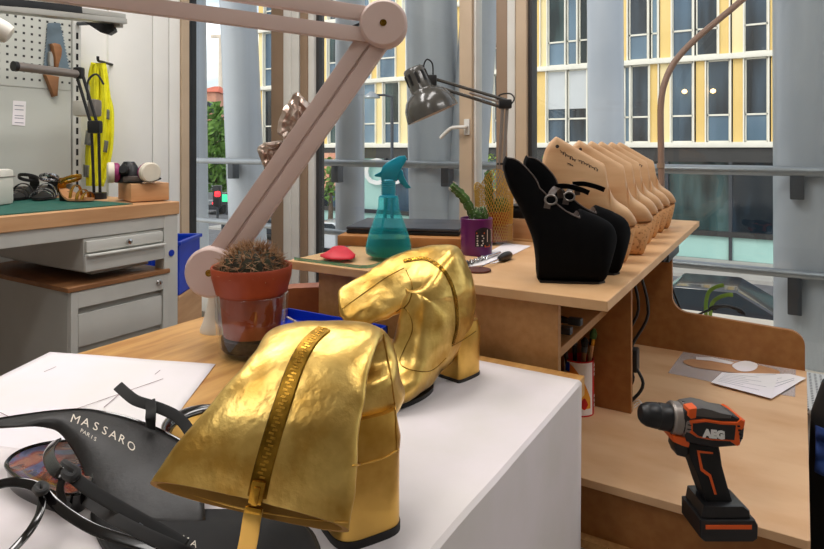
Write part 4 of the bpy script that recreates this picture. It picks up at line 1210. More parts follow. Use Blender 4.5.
def lblq(x0,x1,y0,y1, o_=.0012): m.face([m.v(mugpt(x0,y0,o_)), m.v(mugpt(x1,y0,o_)), m.v(mugpt(x1,y1,o_)), m.v(mugpt(x0,y1,o_))])
for i, (y, w_) in enumerate(((234.5,6.5),(237,7.5),(239.5,6.5),(242,7),(244,6))): lblq(475, 475+w_, y-.7, y+.7)
lblq(485.5,490.5,228.5,241)
m.build('print', 'label_pale', mg, smooth=False)
m = MB(); lblq(474.5,483,231,232.6); lblq(483,488.5,244,246.2); m.build('print', 'label_orange', mg, smooth=False)
m = MB()
lblq(487,489.5,231,235,.0016); lblq(486.6,489.6,236.5,239,.0016); m.build('print', 'label_black', mg, smooth=False)
def cactus_stem(parent, pts, r, seed, name='stem'):
    rr = random.Random(seed); q = spl(pts, 5); m = MB(); n = len(q); rings = []
    for i, p in enumerate(q):
        d = (q[min(i+1,n-1)]-q[max(i-1,0)]).normalized(); u = d.cross(FWD).normalized(); w_ = d.cross(u)
        f = i/(n-1); rad = r*(.85+.3*math.sin(PI*min(1,f*1.1)))*(1 if f < .93 else .6)
        rings.append([p+(u*math.cos(2*PI*j/28)+w_*math.sin(2*PI*j/28))*rad*(1+.16*math.cos(7*2*PI*j/28)*(.6+.4*math.sin(i*2.2))+.10*math.sin(i*2.2)) for j in range(28)])
    m.loft(rings); m.build(name, 'cactus_green', parent, angle=70)
    m = MB()
    for i, p in enumerate(q[1:]):
        for j in range(7):
            th = 2*PI*j/7; d = (q[min(i+2,n-1)]-q[i]).normalized(); u = d.cross(FWD).normalized(); w_ = d.cross(u)
            v_ = u*math.cos(th)+w_*math.sin(th); b_ = p+v_*r*1.08
            for k_ in range(3):
                m.cyl(b_, b_+(v_+V(rr.gauss(0,.5),rr.gauss(0,.5),rr.gauss(0,.5))).normalized()*.0035, .00035, .0001, seg=3, cap=False)
    o_ = m.build('spines', 'label_pale', parent, smooth=False); o_['kind'] = 'stuff'
top = c+V(0,0,.088)
cactus_stem(mg, [top+RIGHT*-.006, top+RIGHT*-.016+UP*.03, top+RIGHT*-.034+UP*.062, top+RIGHT*-.058+UP*.086, top+RIGHT*-.068+UP*.094], .0105, 1)
cactus_stem(mg, [top+RIGHT*.002, top+RIGHT*.006+UP*.015, top+RIGHT*.012+UP*.032], .016, 2)
cactus_stem(mg, [top+RIGHT*.020-FWD*.004, top+RIGHT*.018+UP*.018-FWD*.006, top+RIGHT*.013+UP*.037-FWD*.006], .010, 3)
# mesh-wrapped potted cactus standing in a glass
c = sz(494,243); c.z = Z_SHELF
g2 = thing('glass_tumbler', 'small clear glass holding the pot wrapped in golden mesh', 'glass', c)
MB().lathe([(.001,.0),(.052,.0),(.056,.003),(.0585,.058),(.057,.059),(.054,.01),(.001,.008)], c, 40).build('bowl', 'clear_glass', g2, angle=50)
mc = thing('potted_cactus', 'cactus in a pot wrapped with golden wire mesh, standing in a small glass', 'cactus', c+V(0,0,.0085))
b = c+V(0,0,.0085)
MB().lathe([(.001,0),(.038,0),(.047,.085),(.0455,.086),(.044,.08),(.001,.08)], b, 36).build('pot', 'terracotta', mc)
MB().lathe([(.044,.078),(.001,.083)], b, 24, cap0=False).build('soil', 'soil', mc)
cactus_stem(mc, [b+UP*.08+RIGHT*.02, b+UP*.10+RIGHT*.022, b+UP*.125+RIGHT*.022], .021, 5)
cactus_stem(mc, [b+UP*.08-RIGHT*.012, b+UP*.13-RIGHT*.014, b+UP*.185-RIGHT*.017, b+UP*.205-RIGHT*.017], .010, 6)
m = MB(); tz_ = lambda th: .172+.026*math.sin(th*1.0+2.4)+.018*math.sin(3*th+.4)
def meshpt(th, f): 
    r_ = .052+.006*f; return b+V(r_*math.cos(th+A), r_*math.sin(th+A), .004+tz_(th)*f)
NH = 44
for s_ in (1,-1):
    for i in range(NH):
        th = 2*PI*i/NH
        pts = [meshpt(th+s_*k_*.062, k_/26) for k_ in range(27)]
        m.tube(pts, .0012, seg=3, cap=False)
m.tube([meshpt(2*PI*i/60, 1) for i in range(61)], .0012, seg=4, cap=False)
m.build('wire_mesh', 'gold_mesh', mc, smooth=False)

# pale wooden box with black case behind
c = sz(522,242); 
bx = thing('wooden_box', 'small pale wooden box behind the black platform shoe', 'box', V(c.x,c.y+.05,Z_SHELF))
R = Matrix.Rotation(0, 3, 'Z')
MB().box(V(c.x,c.y+.06,Z_SHELF+.035), (.13,.09,.062), bevel=.003).build('body', 'beech', bx)
MB().box(V(c.x,c.y+.06,Z_SHELF+.0035), (.142,.10,.007), bevel=.001).build('base_board', 'oak_edge', bx)
bc = thing('black_case', 'small black case resting on top of the pale wooden box', 'case', V(c.x,c.y+.06,Z_SHELF+.066))
MB().box(V(c.x-.005,c.y+.06,Z_SHELF+.082), (.12,.08,.030), bevel=.006).build('body', 'black_plastic', bc)
MB().box(V(c.x-.005,c.y+.06,Z_SHELF+.1015), (.112,.074,.007), bevel=.003).build('lid', 'black_plastic', bc)
# white sheet under the glass and the tools
q4 = [sz(462,268,.0008), sz(496,263,.0008), sz(531,246,.0008), sz(505,243,.0008)]
m = MB(); m.loft([q4, [p+V(0,0,.0006) for p in q4]])
tag(m.build('paper_strip', 'paper_white', origin=q4[0], smooth=False), 'strip of white paper on the shelf beside the purple mug', 'paper')
# leather disc, knife-like pen, chain of spanners
c = sz(477,271); c.z = Z_SHELF
mat('leather_disc', rgb(96,52,44), .55, scale=20)
tag(MB().lathe([(.001,.0005),(.031,.0005),(.032,.002),(.0315,.0045),(.030,.005),(.001,.005)], c, 40).build('leather_disc', 'leather_disc', origin=c), 'round dark brown leather disc at the shelf front edge', 'disc')
t = thing('awl', 'black-handled awl lying on the paper strip in front of the purple mug', 'tool', sz(495,260))
p0, p1, p2 = sz(510,254.5,.010), sz(499,259,.010), sz(480,267,.006)
MB().tube(spl([p0, p0.lerp(p1,.3), p0.lerp(p1,.8), p1], 5), [.006,.008,.0095,.010,.0105,.011,.011,.0105,.010,.009,.008,.0075,.007,.006,.005,.005][:16], seg=14).build('handle', 'black_plastic', t)
MB().cyl(p1, p2, .0022, .0012, seg=10).build('blade', 'chrome', t)
t = thing('steel_bits', 'bright twisted steel tool lying between the leather disc and purple mug', 'tool', sz(480,258))
q0, q1 = sz(466,263.5,.007), sz(500,252.5,.007)
m = MB(); m.cyl(q0, q1, .0035, seg=10); m.build('shaft', 'chrome', t)
d = (q1-q0).normalized(); u = d.cross(UP).normalized()
hel = [q0.lerp(q1, i/40*.55)+(u*math.cos(i*.8)+UP*math.sin(i*.8))*.0055 for i in range(41)]
MB().tube(hel, .0018, seg=6).build('twist', 'chrome', t)
MB().box(q0, (.014,.014,.011), bevel=.002).build('head', 'dark_steel', t)

# ------------------------------------------------------------------ shoes: black platforms and wooden lasts
TOE = math.radians(27)
def side_loft(P, st, w, nring=28, pw=2.6, dip=None):
    rings = []
    for x, zb, ztp in st:
        wv = w(x); h = (ztp-zb)/2; zc = (ztp+zb)/2; r_ = []
        for j in range(nring):
            th = 2*PI*j/nring; c_, s_ = math.cos(th), math.sin(th)
            y = math.copysign(abs(c_)**(2/pw), c_)*wv; z = zc + math.copysign(abs(s_)**(2/pw), s_)*h
            if dip and s_ > 0:
                dd = dip(x)
                if dd > 0 and abs(y) < wv*.80: z -= dd*min(1, (1-abs(y)/(wv*.80))*3.2)
            r_.append(P(x, y, z))
        rings.append(r_)
    return rings
def interp(st, n=3):
    return [tuple(v) for v in spl(st, n)]
def frame_at(corner, rot, S_, x0px, ybase):
    tx, ty = V(math.cos(rot), math.sin(rot), 0), V(-math.sin(rot), math.cos(rot), 0)
    return lambda x, y, z: corner + tx*x + ty*y + V(0,0,z)
PX = .002074
def prof(pts, x0, y0): return [((a-x0)*PX, (y0-b)*PX, (y0-c_)*PX) for a,b,c_ in pts]
shoe = prof([(506,171,162),(507.5,178,157.5),(510,186,155),(515,197,154.3),(520,206,156),(526,218,160),(531,230,164.5),(535,241,168.5),(538,256,172),(539.5,272,174),(540,282,175),
             (543,283,178),(550,283,186),(560,283.5,196),(570,283.5,204),(580,283.5,209),(590,283.5,213),(598,283.5,216),(603,283.5,218.5),(607,279,220.5),(611,268,223),(614.5,258,226.5),(617,250,231),(618.5,243,237)], 575, 283.5)
shoe = interp(shoe, 3)
def make_platform(toe_corner, label, first):
    t = thing('platform_shoe', label, 'shoe', toe_corner, 'black heelless platform shoes', rot=TOE)
    tx, ty = V(math.cos(TOE), math.sin(TOE), 0), V(-math.sin(TOE), math.cos(TOE), 0)
    off = (608-575)*PX
    P = lambda x, y, z: toe_corner + tx*(x-off) + ty*(y+.036) + V(0,0,z)
    w = lambda x: .027 + .013*max(0,min(1,(x+.14)/.14)) - .030*max(0,(x-.055)/.035)**2
    PW = 3.0
    def dip(x):
        xx = x/PX+575
        if xx < 508.5 or xx > 582: return 0
        return .034*min(1,(xx-508)/7)*min(1,max(0,(582-xx)/9))
    def zs_(x):
        for a, b in zip(shoe, shoe[1:]):
            if a[0] <= x <= b[0]:
                f = (x-a[0])/max(1e-6,b[0]-a[0]); return a[1]+(b[1]-a[1])*f, a[2]+(b[2]-a[2])*f
        return shoe[-1][1], shoe[-1][2]
    YR_ = .82
    def surf(x, yy):          # height of the shoe top at fraction yy of the half width
        zb_, zt_ = zs_(x); h = (zt_-zb_)/2
        z = (zt_+zb_)/2 + h*(1-abs(yy)**PW)**(1/PW)
        if abs(yy) < YR_: z -= dip(x)*min(1,(1-abs(yy)/YR_)*4)
        return z
    rings = []
    for x, zb_, zt_ in shoe:
        wv = w(x); h = (zt_-zb_)/2; zc = (zt_+zb_)/2; r_ = []
        yl = [1-.5*(i/7)**2 if False else v for i, v in enumerate((-.999,-.97,-.92,-.87,-.83,-.80,-.74,-.66,-.5,-.25,0,.25,.5,.66,.74,.80,.83,.87,.92,.97,.999))]
        for yy in yl: r_.append(P(x, yy*wv, surf(x, yy)))
        for yy in reversed((-.97,-.85,-.6,-.3,0,.3,.6,.85,.97)): r_.append(P(x, yy*wv, zc - h*(1-abs(yy)**PW)**(1/PW)))
        rings.append(r_)
    MB().loft(rings).build('body', 'velvet_black', t, angle=60)
    xs = [(510.5+(580-510.5)*i/30-575)*PX for i in range(31)]
    for s_ in (-1,1):
        MB().tube([P(x, s_*w(x)*.83, surf(x,.83)+.0004) for x in xs], .0015, seg=8).build('piping', 'grey_trim', t)
    lin_ = MB()
    lin_.loft([[P(x, yy*w(x), surf(x,yy)+.0008) for yy in (-.81,-.78,-.74,-.7,-.66,-.6,-.4,0,.4,.6,.66,.7,.74,.78,.81)] for x in xs], close=False, cap0=False, cap1=False)
    lin_.build('lining', 'grey_trim', t)
    # instep strap with its oval buckle
    sx = (550-575)*PX
    zr = surf(sx,.83)
    q = spl([P(sx-.006,-w(sx)*1.02,zr-.022), P(sx-.002,-w(sx)*.99,zr-.004), P(sx+.008,-w(sx)*.7,zr+.012), P(sx+.020,0,zr+.019), P(sx+.030,w(sx)*.7,zr+.012), P(sx+.034,w(sx)*1.0,zr-.006)], 5)
    MB().band(q, tx*.9+UP*-.25, .013, .0024).build('strap', 'grey_trim', t)
    bc_ = P(sx+.002,-w(sx)*1.04,zr-.004); m = MB()
    m.tube([bc_ + tx*math.cos(2*PI*i/24)*.0115 + UP*math.sin(2*PI*i/24)*.0095 for i in range(24)]+[bc_+tx*.0115], .0023, seg=8, cap=False)
    m.build('buckle', 'drill_grey', t)
    m = MB(); m.lathe([(.001,0),(.0095,0),(.0095,.001),(.001,.001)], bc_, 20, R=(-ty).to_track_quat('Z','Y').to_matrix()); m.build('buckle_pad', 'velvet_black', t)
    e = spl([P(sx+.018,.004,zr+.021), P(sx+.040,-.004,zr+.022), P(sx+.066,-.010,zr+.016), P(sx+.084,-.014,zr+.009)], 5)
    MB().band(e, -ty*.8+UP*.6, .017, .003).build('strap_end', 'velvet_black', t)
    m = MB(); sole = [P((x-575)*PX, y*.035, -.000) for x,y in ((541,-.8),(541,.8),(575,1),(598,.95),(606,.5),(606,-.5),(598,-.95),(575,-1))]
    m.loft([[p+V(0,0,.0006) for p in sole],[p+V(0,0,.004) for p in sole]]); m.build('sole', 'sole_black', t)
    return t
make_platform(sz(609.5,285), 'black velvet heelless platform shoe nearest the viewer, with round buckle', True)
make_platform(sz(624,276), 'black velvet heelless platform shoe just behind the front one', False)
# wooden lasts on cork wedges
lst = prof([(545,176,163),(547,181,155),(551,190,147),(556,198,141.5),(559,203,140),(566,210,144),(576,216,150),(586,221,156),(596,226,162),(603,229.5,166),(606.5,231,169),(608.5,231.5,182),(611,232,192),(615,232.5,201),(620,232.7,206),(626,232.5,210),(631,232,214),(635,231.5,219.5),(636.8,230.5,223),(637.3,229,226)], 600, 268)
lst = interp(lst, 3)
crk = prof([(566,223,214),(571,235,216),(576,249,219),(580,268,222),(584,268,223.5),(600,268,229),(618,268,231.5),(626,268,231.5),(629,262,231.5),(632.5,250,231),(636,236,230)], 600, 268)
crk = interp(crk, 3)
def make_last(toe_corner, label, group, sc=1.0, ink=False):
    t = thing('shoe_last', label, 'shoe last', toe_corner, group, rot=TOE)
    tx, ty = V(math.cos(TOE), math.sin(TOE), 0), V(-math.sin(TOE), math.cos(TOE), 0)
    off = (627-600)*PX
    P = lambda x, y, z: toe_corner + tx*(x-off)*sc + ty*(y*.88+.034)*sc + V(0,0,z*sc)
    wl = lambda x: (.020 + .017*max(0,min(1,(x+.11)/.14)))*(1-.42*max(0,(x-.035)/.042)**3)
    body = []
    for x, zb, ztp in lst:
        wv = max(.004, wl(x)); h = (ztp-zb)/2; zc = (zb+ztp)/2; r_ = []
        for j in range(36):
            th = 2*PI*j/36; c_, s_ = math.cos(th), math.sin(th)
            e = 4.5 if x < .02 and s_ > 0 else 2.4
            y = math.copysign(abs(c_)**(2/e), c_)*wv; z = zc+math.copysign(abs(s_)**(2/e), s_)*h
            f = (z-zb)/max(1e-5,2*h)
            if x < .02: y *= 1-.42*max(0, f-.35)/.65
            r_.append(P(x, y, z))
        body.append(r_)
    o = MB().loft(body).build('last', 'last_wood', t, angle=50)
    wc = lambda x: .030 + .005*max(0,min(1,(x+.05)/.08)) - .016*max(0,(x-.04)/.035)**3
    MB().loft(side_loft(P, crk, lambda x: max(.006, wc(x)), 32, 3.2)).build('cork_wedge', 'cork', t, angle=50)
    bv = BVHTree.FromPolygons([Matrix.Rotation(TOE,3,'Z') @ v.co + toe_corner for v in o.data.vertices], [list(p_.vertices) for p_ in o.data.polygons])
    hole = P((558.5-600)*PX, 0, (268-150)*PX)
    h, nr, i_, ds = bv.ray_cast(hole-ty*.1, ty)
    if h: MB().lathe([(.001,0),(.0045,0),(.0045,.0004),(.001,.0004)], h, 14, R=nr.to_track_quat('Z','Y').to_matrix()).build('pin_hole', 'ink_dark', t)
    if ink:
        m = MB()
        def script(x0, z0, x1, z1, amp, loops, sd):
            r = random.Random(sd); pts = []
            for i in range(loops*8+1):
                f = i/(loops*8); a_ = i/8*2*PI
                x = x0+(x1-x0)*f + .0018*math.sin(a_); z = z0+(z1-z0)*f + amp*math.cos(a_)*(.6+.4*math.sin(a_*.37+sd))
                p = P(x, 0, z); hh, nn_, _, _ = bv.ray_cast(p-ty*.1, ty)
                if hh: pts.append(hh+nn_*.0004)
            if len(pts) > 3: m.tube(pts, .0007, seg=4)
        script((561-600)*PX, (268-155)*PX, (577-600)*PX, (268-165)*PX, .0045, 7, ink)
        script((579-600)*PX, (268-164)*PX, (599-600)*PX, (268-174.5)*PX, .0036, 8, ink+1)
        script((568-600)*PX, (268-167)*PX, (574-600)*PX, (268-170)*PX, .0012, 3, ink+2)
        m.build('handwriting', 'ink_dark', t)
    return t
G_ = 'wooden lasts on cork wedges in a row'
labs = ['first pale wooden shoe last on cork, with dark handwriting, right behind the black shoes', 'second wooden shoe last on a cork wedge, counted from the black shoes',
        'third wooden shoe last on cork, counted from the black shoes', 'fourth wooden shoe last on cork, counted from the black shoes',
        'fifth wooden shoe last on cork with small handwriting on its side', 'farthest wooden shoe last on cork, nearest the window']
for i, ((px, py), lb_) in enumerate(zip(((630,264.5),(647,256.5),(653,245.5),(659,239),(666,233.5),(672,229.5)), labs)):
    make_last(sz(px-1.5,py), lb_, G_, 1.13 if i else 1.16, ink={0:3,4:8}.get(i, 0))

# ------------------------------------------------------------------ grey desk lamp
def dl(px, py, Z=2.38): return at(px, py, Z)
bq = dl(499,150); bq.z = Z_SHELF
dk = thing('desk_lamp', 'dark grey spring-arm desk lamp with bell shade, at the back of the shelf', 'lamp', bq)
MB().lathe([(.001,0),(.080,0),(.082,.006),(.078,.016),(.03,.022),(.014,.03),(.013,.06),(.001,.06)], bq, 40).build('base', 'lamp_grey', dk)
J = dl(505,104)
bt0 = bq+V(0,0,.05)
for s_ in (-1,1):
    MB().cyl(bt0+RIGHT*.009*s_, J+RIGHT*.009*s_+V(0,0,-.01), .0065, seg=12).build('post', 'drill_grey', dk)
mid = bt0.lerp(J,.42)
MB().box(mid, (.036,.012,.008), Matrix.Rotation(A,3,'Z')).build('post_clip', 'black_plastic', dk)
E = dl(433,82)
d = (E-J).normalized(); pn = d.cross(FWD).normalized()
for s_ in (-1,1):
    MB().cyl(J+pn*.016*s_+d*.0, E+pn*.013*s_, .0065, seg=12).build('arm_rod', 'lamp_grey', dk)
MB().cyl(J.lerp(E,.1)-FWD*.01, J.lerp(E,.5)-FWD*.01, .005, seg=12).build('spring', 'drill_grey', dk)
MB().box(J, (.05,.03,.036), Matrix.Rotation(A,3,'Z'), bevel=.006).build('elbow', 'black_plastic', dk)
MB().box(E+d*.008, (.045,.03,.05), Matrix.Rotation(A,3,'Z'), bevel=.006).build('head_bracket', 'black_plastic', dk)
MB().tube(spl([J+RIGHT*-.03+UP*.01, J+RIGHT*-.02+UP*.035, J+RIGHT*.02+UP*.04, J+RIGHT*.036+UP*.02, J+RIGHT*.02+UP*-.005], 5), .003, seg=8).build('elbow_cord', 'black_plastic', dk)
MB().tube(spl([E+RIGHT*.0+UP*.02, E+RIGHT*-.002+UP*.07, E+RIGHT*-.022+UP*.088, E+RIGHT*-.035+UP*.07, E+RIGHT*-.035+UP*.045], 5), .0032, seg=8).build('cord', 'black_plastic', dk)
# shade: axis from the neck top down to the rim centre
T0 = dl(412.5,68); T1 = dl(432,112)
ax = (T1-T0).normalized(); R = ax.to_track_quat('Z','Y').to_matrix()
L = (T1-T0).length; s_ = 2.38/F
pr = [(.001,0),(.035,.0),(.041,.006),(.044,.03),(.046,.09),(.050,.098),(.062,.104),(.082,.122),(.097,.15),(.104,.182),(.106,.200),(.103,.200),(.100,.180),(.092,.15),(.07,.118),(.02,.11),(.001,.11)]
k0 = L/.190
R_sh = MB().lathe([(r_*1.0, z*k0) for r_, z in pr[:11]], T0, 48, R=R, cap1=False).build('shade', 'lamp_grey', dk, angle=50)
MB().lathe([(r_, z*k0) for r_, z in pr[10:]], T0, 48, R=R, cap0=False).build('reflector', 'lamp_inner', dk, angle=60)
m = MB()
for i in range(10):
    th = 2*PI*i/10
    o_ = R @ V(math.cos(th)*.0445, math.sin(th)*.0445, .045*k0)
    rr = Matrix.Rotation(th,3,'Z')
    m.box(T0+o_, (.003,.009,.045*k0), R @ rr)
m.build('vent_slots', 'black_matte', dk)

# bent beige stem rising from the shelf end, out of the frame
q = [sz(661,222), at(661.3,186,2.31), at(661,150,2.31), at(660.6,125,2.31), at(661,103,2.31), at(664,85,2.31), at(672,66,2.31), at(684,50.5,2.31), at(698,37,2.31), at(720,18.5,2.31), at(742,0,2.31), at(790,-42,2.31)]
t = thing('gooseneck_stem', 'bent beige gooseneck stem rising at the far end of the shelf', 'lamp stem', V(q[0].x,q[0].y,Z_SHELF))
q[0] = V(q[1].x,q[1].y,Z_SHELF+.01)
MB().tube(spl(q,6), .0118, seg=14).build('stem', 'hose_beige', t)
MB().cyl(V(q[0].x,q[0].y,Z_SHELF), V(q[0].x,q[0].y,Z_SHELF+.03), .028, seg=24).build('foot', 'hose_beige', t)
MB().cyl(at(660.7,168,2.31), at(660.7,163,2.31), .0145, seg=16).build('sleeve', 'frame_brown', t)

# ------------------------------------------------------------------ things on the lower bench
def bz(px, py, h=0): return on(px, py, Z_BENCH+h)
# cordless drill
DZ = 1.035
def dp(px, py, k_=None):
    # a face k_ metres off the drill's middle plane; outlines are set on the near face
    return at(px, py, DZ) if k_ is None else at(px, py, DZ-.031) + FWD*(k_+.031)
base = at(735,536,DZ); base.z = Z_BENCH
dr = thing('cordless_drill', 'black and orange cordless drill standing on the lower bench', 'drill', base)
def sect(p0, p1, prof_, seg=28):
    p0, p1 = Vector(p0), Vector(p1); d = (p1-p0).normalized(); L_ = (p1-p0).length
    return MB().lathe([(r_, z*L_) for r_, z in prof_], p0, seg, R=d.to_track_quat('Z','Y').to_matrix())
x0, x1, x2, x3 = dp(640,413), dp(669,417.5), dp(687,420), dp(744,428)
px_ = DZ/F
sect(x0, x1, [(.001,0),(7*px_,0),(9*px_,.06),(11.5*px_,.22),(12.6*px_,.55),(12.0*px_,.6),(13.0*px_,.66),(13.0*px_,.97),(.001,1)]).build('chuck', 'black_plastic', dr, angle=30)
sect(x1, x2, [(.001,0),(15*px_,0),(16.5*px_,.1),(16.5*px_,.45),(15.8*px_,.5),(17.5*px_,.55),(18*px_,.95),(.001,1)]).build('clutch_ring', 'drill_grey', dr, angle=30)
m = MB()
for i in range(26):
    th = 2*PI*i/26; d = (x2-x1).normalized(); u = d.cross(FWD).normalized()
    c_ = x1.lerp(x2,.72) + (u*math.cos(th)+FWD*math.sin(th))*17.6*px_
    m.box(c_, (.008,.0016,.0016), Matrix((d,u*math.sin(th)-FWD*math.cos(th),u*math.cos(th)+FWD*math.sin(th))).transposed())
m.build('ring_marks', 'black_plastic', dr)
def plate(name, pts, k0, k1, m_, parent=dr, bev=.0, sc=.93):
    cx = sum(p[0] for p in pts)/len(pts); cy = sum(p[1] for p in pts)/len(pts)
    e = .0025
    rr = []
    for k_, s_ in ((k0, sc),(k0+e, 1),(k1-e, 1),(k1, sc)):
        rr.append([dp(cx+(a-cx)*s_, cy+(b-cy)*s_, k_) for a,b in pts])
    return MB().loft(rr).build(name, m_, parent, angle=40)
plate('housing', [(687,413),(700,410),(712,411),(722,414),(734,416),(742,420),(746,427),(745,438),(741,447),(730,448),(716,449),(700,446),(688,443),(684,430)], -.028, .018, 'black_plastic')
plate('top_grip', [(690,410),(702,408),(712,410),(722,413.5),(733,415.5),(732,419),(716,418.5),(700,417),(689,416)], -.030, .014, 'drill_dark')
plate('side_panel', [(690,421),(705,419.5),(722,422),(738,422.5),(742,419),(746,421),(745,428),(740,432),(741,445),(738,447),(731,442),(712,441),(697,438),(690,433)], -.031, .031, 'orange_plastic')
plate('name_plate', [(692.5,423.5),(706,422),(722,424.5),(736,425),(734.5,440),(712,438.8),(698,435.8),(692.5,431)], -.0322, .0322, 'black_plastic', sc=.98)
nb = MB(); cN = dp(713.5,434.0,-.0332)
ty_ = UP; tx_ = (dp(730,435.2)-dp(700,432)).normalized()
text_mb(nb, 'AEG', .0172, lambda v: cN + tx_*v.x*1.05 + UP*v.y - FWD*v.z, depth=.0008, bold=.0013)
nb.build('lettering', 'sign_white', dr, smooth=False)
plate('collar_tab', [(689,409),(697,407.5),(696,418),(691,419),(688,416)], -.0315, -.010, 'orange_plastic')
plate('trigger_guard', [(674,438),(688,440),(692,446),(691,450),(684,448),(675,444)], -.024, .024, 'orange_plastic')
plate('trigger', [(680,447),(692,450),(694,458),(690,463),(682,461),(679,454)], -.014, .014, 'black_plastic')
plate('handle', [(692,444),(722,447),(724,456),(726,470),(732,492),(737,508),(712,510),(706,494),(700,476),(694,462)], -.020, .020, 'black_matte', sc=.8)
plate('grip_line', [(700,453.5),(716,455.5),(716,457),(702.5,456),(706,472),(714,478),(720,498),(717.5,498),(712,480),(703.5,474)], -.0212, .0212, 'orange_plastic', sc=1)
plate('foot', [(704,506),(744,506),(750,511),(751,518),(702,518)], -.032, .032, 'black_plastic')
plate('battery', [(699,518.5),(754,518.5),(757,524),(756.5,537),(752,540),(703,540),(699,536)], -.036, .036, 'black_plastic', sc=.96)
plate('battery_stripe', [(704,523),(750,523),(750,527),(704,527)], -.0372, .0372, 'orange_plastic', sc=.99)
m = MB()
for i in range(4):
    q = dp(738.5+.8*i, 426+4*i, -.0316); m.box(q, (.004,.002,.0022), Matrix.Rotation(A,3,'Z'))
m.build('vents', 'black_matte', dr)

# plastic sleeve with cut leather patterns and papers
ct = lambda h, *pp: [bz(a,b,h) for a,b in pp]
def flat(name, pts, h, t, m_, label=None, cat=None, parent=None):
    r0 = ct(h, *pts); mb = MB(); mb.loft([r0, [p+V(0,0,t) for p in r0]])
    o = mb.build(name, m_, parent, smooth=False, origin=None if parent else sum(r0, V(0,0,0))/len(r0))
    return tag(o, label, cat) if label else o
k = NT('plastic_film')
tr = k.n('ShaderNodeBsdfTransparent'); tr.inputs[0].default_value = (.95,.95,.96,1)
df = k.n('ShaderNodeBsdfPrincipled', Roughness=.15); df.inputs['Base Color'].default_value = (.75,.75,.78,1)
mx = k.n('ShaderNodeMixShader', Fac=.34); k.l(tr.outputs[0], mx.inputs[1]); k.l(df.outputs[0], mx.inputs[2]); k.l(mx.outputs[0], k.out.inputs[0]); MATS['plastic_film'] = k.m
flat('plastic_sleeve', [(668,373),(683,352),(796,370),(795,397),(770,393),(712,382)], .0006, .0008, 'plastic_film', 'clear plastic sleeve lying at the back of the lower bench', 'sleeve')
lp_ = spl([(683,362,0),(693,359.5,0),(720,360.5,0),(745,363,0),(765,367,0),(780,372,0),(774,375.5,0),(755,375,0),(735,373,0),(712,370,0),(693,367,0)], 3, closed=True)
flat('leather_pattern', [(p.x,p.y) for p in lp_], .0018, .0016, 'pattern_tan', 'long narrow tan pattern piece lying on the plastic sleeve', 'pattern')
lp_ = spl([(732,365,0),(745,361,0),(757,364,0),(756,369,0),(748,371.5,0),(738,370.5,0)], 3, closed=True)
flat('paper_cutout', [(p.x,p.y) for p in lp_], .004, .0008, 'paper_white', 'rounded white paper cutout on the tan pattern piece', 'paper')
flat('paper_tag', [(696,357),(712,357.5),(734,362.5),(731,364.5),(712,361),(696,359.5)], .004, .0006, 'paper_white', 'thin white paper strip near the top of the sleeve', 'paper')
def receipt(pts, h, lab):
    r0 = ct(h, *pts); t_ = thing('receipt', lab, 'paper', sum(r0, V(0,0,0))/4)
    mb = MB(); mb.loft([r0, [p+V(0,0,.0005) for p in r0]]); mb.build('sheet', 'paper_white', t_, smooth=False)
    m = MB(); r = random.Random(len(lab))
    for i in range(7):
        f = .12+.11*i
        a_, b_ = r0[0].lerp(r0[3], f), r0[1].lerp(r0[2], f)
        e = r.uniform(.4,.9)
        q0, q1 = a_.lerp(b_,.07)+V(0,0,.0008), a_.lerp(b_,e)+V(0,0,.0008)
        m.tube([q0, q1], .0006, flat=(.0016,.0002), up=UP)
    m.build('printed_lines', 'print_grey', t_, smooth=False)
receipt([(724,373),(790,374),(806,378),(771,399)], .0055, 'printed white slip on top, reaching furthest right on the lower bench')
receipt([(722,372.5),(778,377),(771,398.5),(711,382.5)], .0066, 'printed white slip lying left, nearest the drill')

# tin with brushes behind the front panel
c = bz(579,411); c.z = Z_BENCH
tn = thing('brush_tin', 'red, white and yellow printed tin holding brushes under the shelf', 'tin', c)
rt = .036
MB().lathe([(.001,0),(rt,0),(rt,.132),(rt-.002,.133),(rt-.002,.006),(.001,.006)], c, 40).build('tin', 'red_print', tn, angle=40)
def cylpatch(pts, m_, name, off=.0006):
    m = MB(); r0 = []
    for th, z in pts: r0.append(c + (RIGHT*math.sin(th)-FWD*math.cos(th))*(rt+off)+V(0,0,z))
    m.face([m.v(p) for p in r0]); return m.build(name, m_, tn, smooth=False)
m = MB(); N = 18
def band(th0, th1, z0f, z1f, m_, name, off):
    m = MB(); A0 = [th0+(th1-th0)*i/N for i in range(N+1)]
    P_ = lambda th, z: c + (RIGHT*math.sin(th)-FWD*math.cos(th))*(rt+off)+V(0,0,z)
    for i in range(N):
        m.face([m.v(P_(A0[i], z0f(i/N))), m.v(P_(A0[i+1], z0f((i+1)/N))), m.v(P_(A0[i+1], z1f((i+1)/N))), m.v(P_(A0[i], z1f(i/N)))])
    m.build(name, m_, tn, smooth=False)
band(-2.2, .75, lambda f: .004, lambda f: .130, 'paper_white', 'print_panel', .0004)
band(-1.2, .55, lambda f: .02, lambda f: .128-.085*f*f, 'yellow_print', 'print_motif', .0008)
band(-.2, .35, lambda f: .030-.012*math.sin(PI*f), lambda f: .030+.016*math.sin(PI*f), 'red_print', 'print_motif', .0012)
band(-1.3, -.9, lambda f: .105, lambda f: .128, 'blue_plastic', 'print_motif', .0012)
for z in (.020,.095):
    for i_ in range(3): band(.95, 1.12, lambda f: z+i_*.011, lambda f: z+.007+i_*.011, 'paper_white', 'print_motif', .0012)
gB = 'brushes and tools in the printed tin'
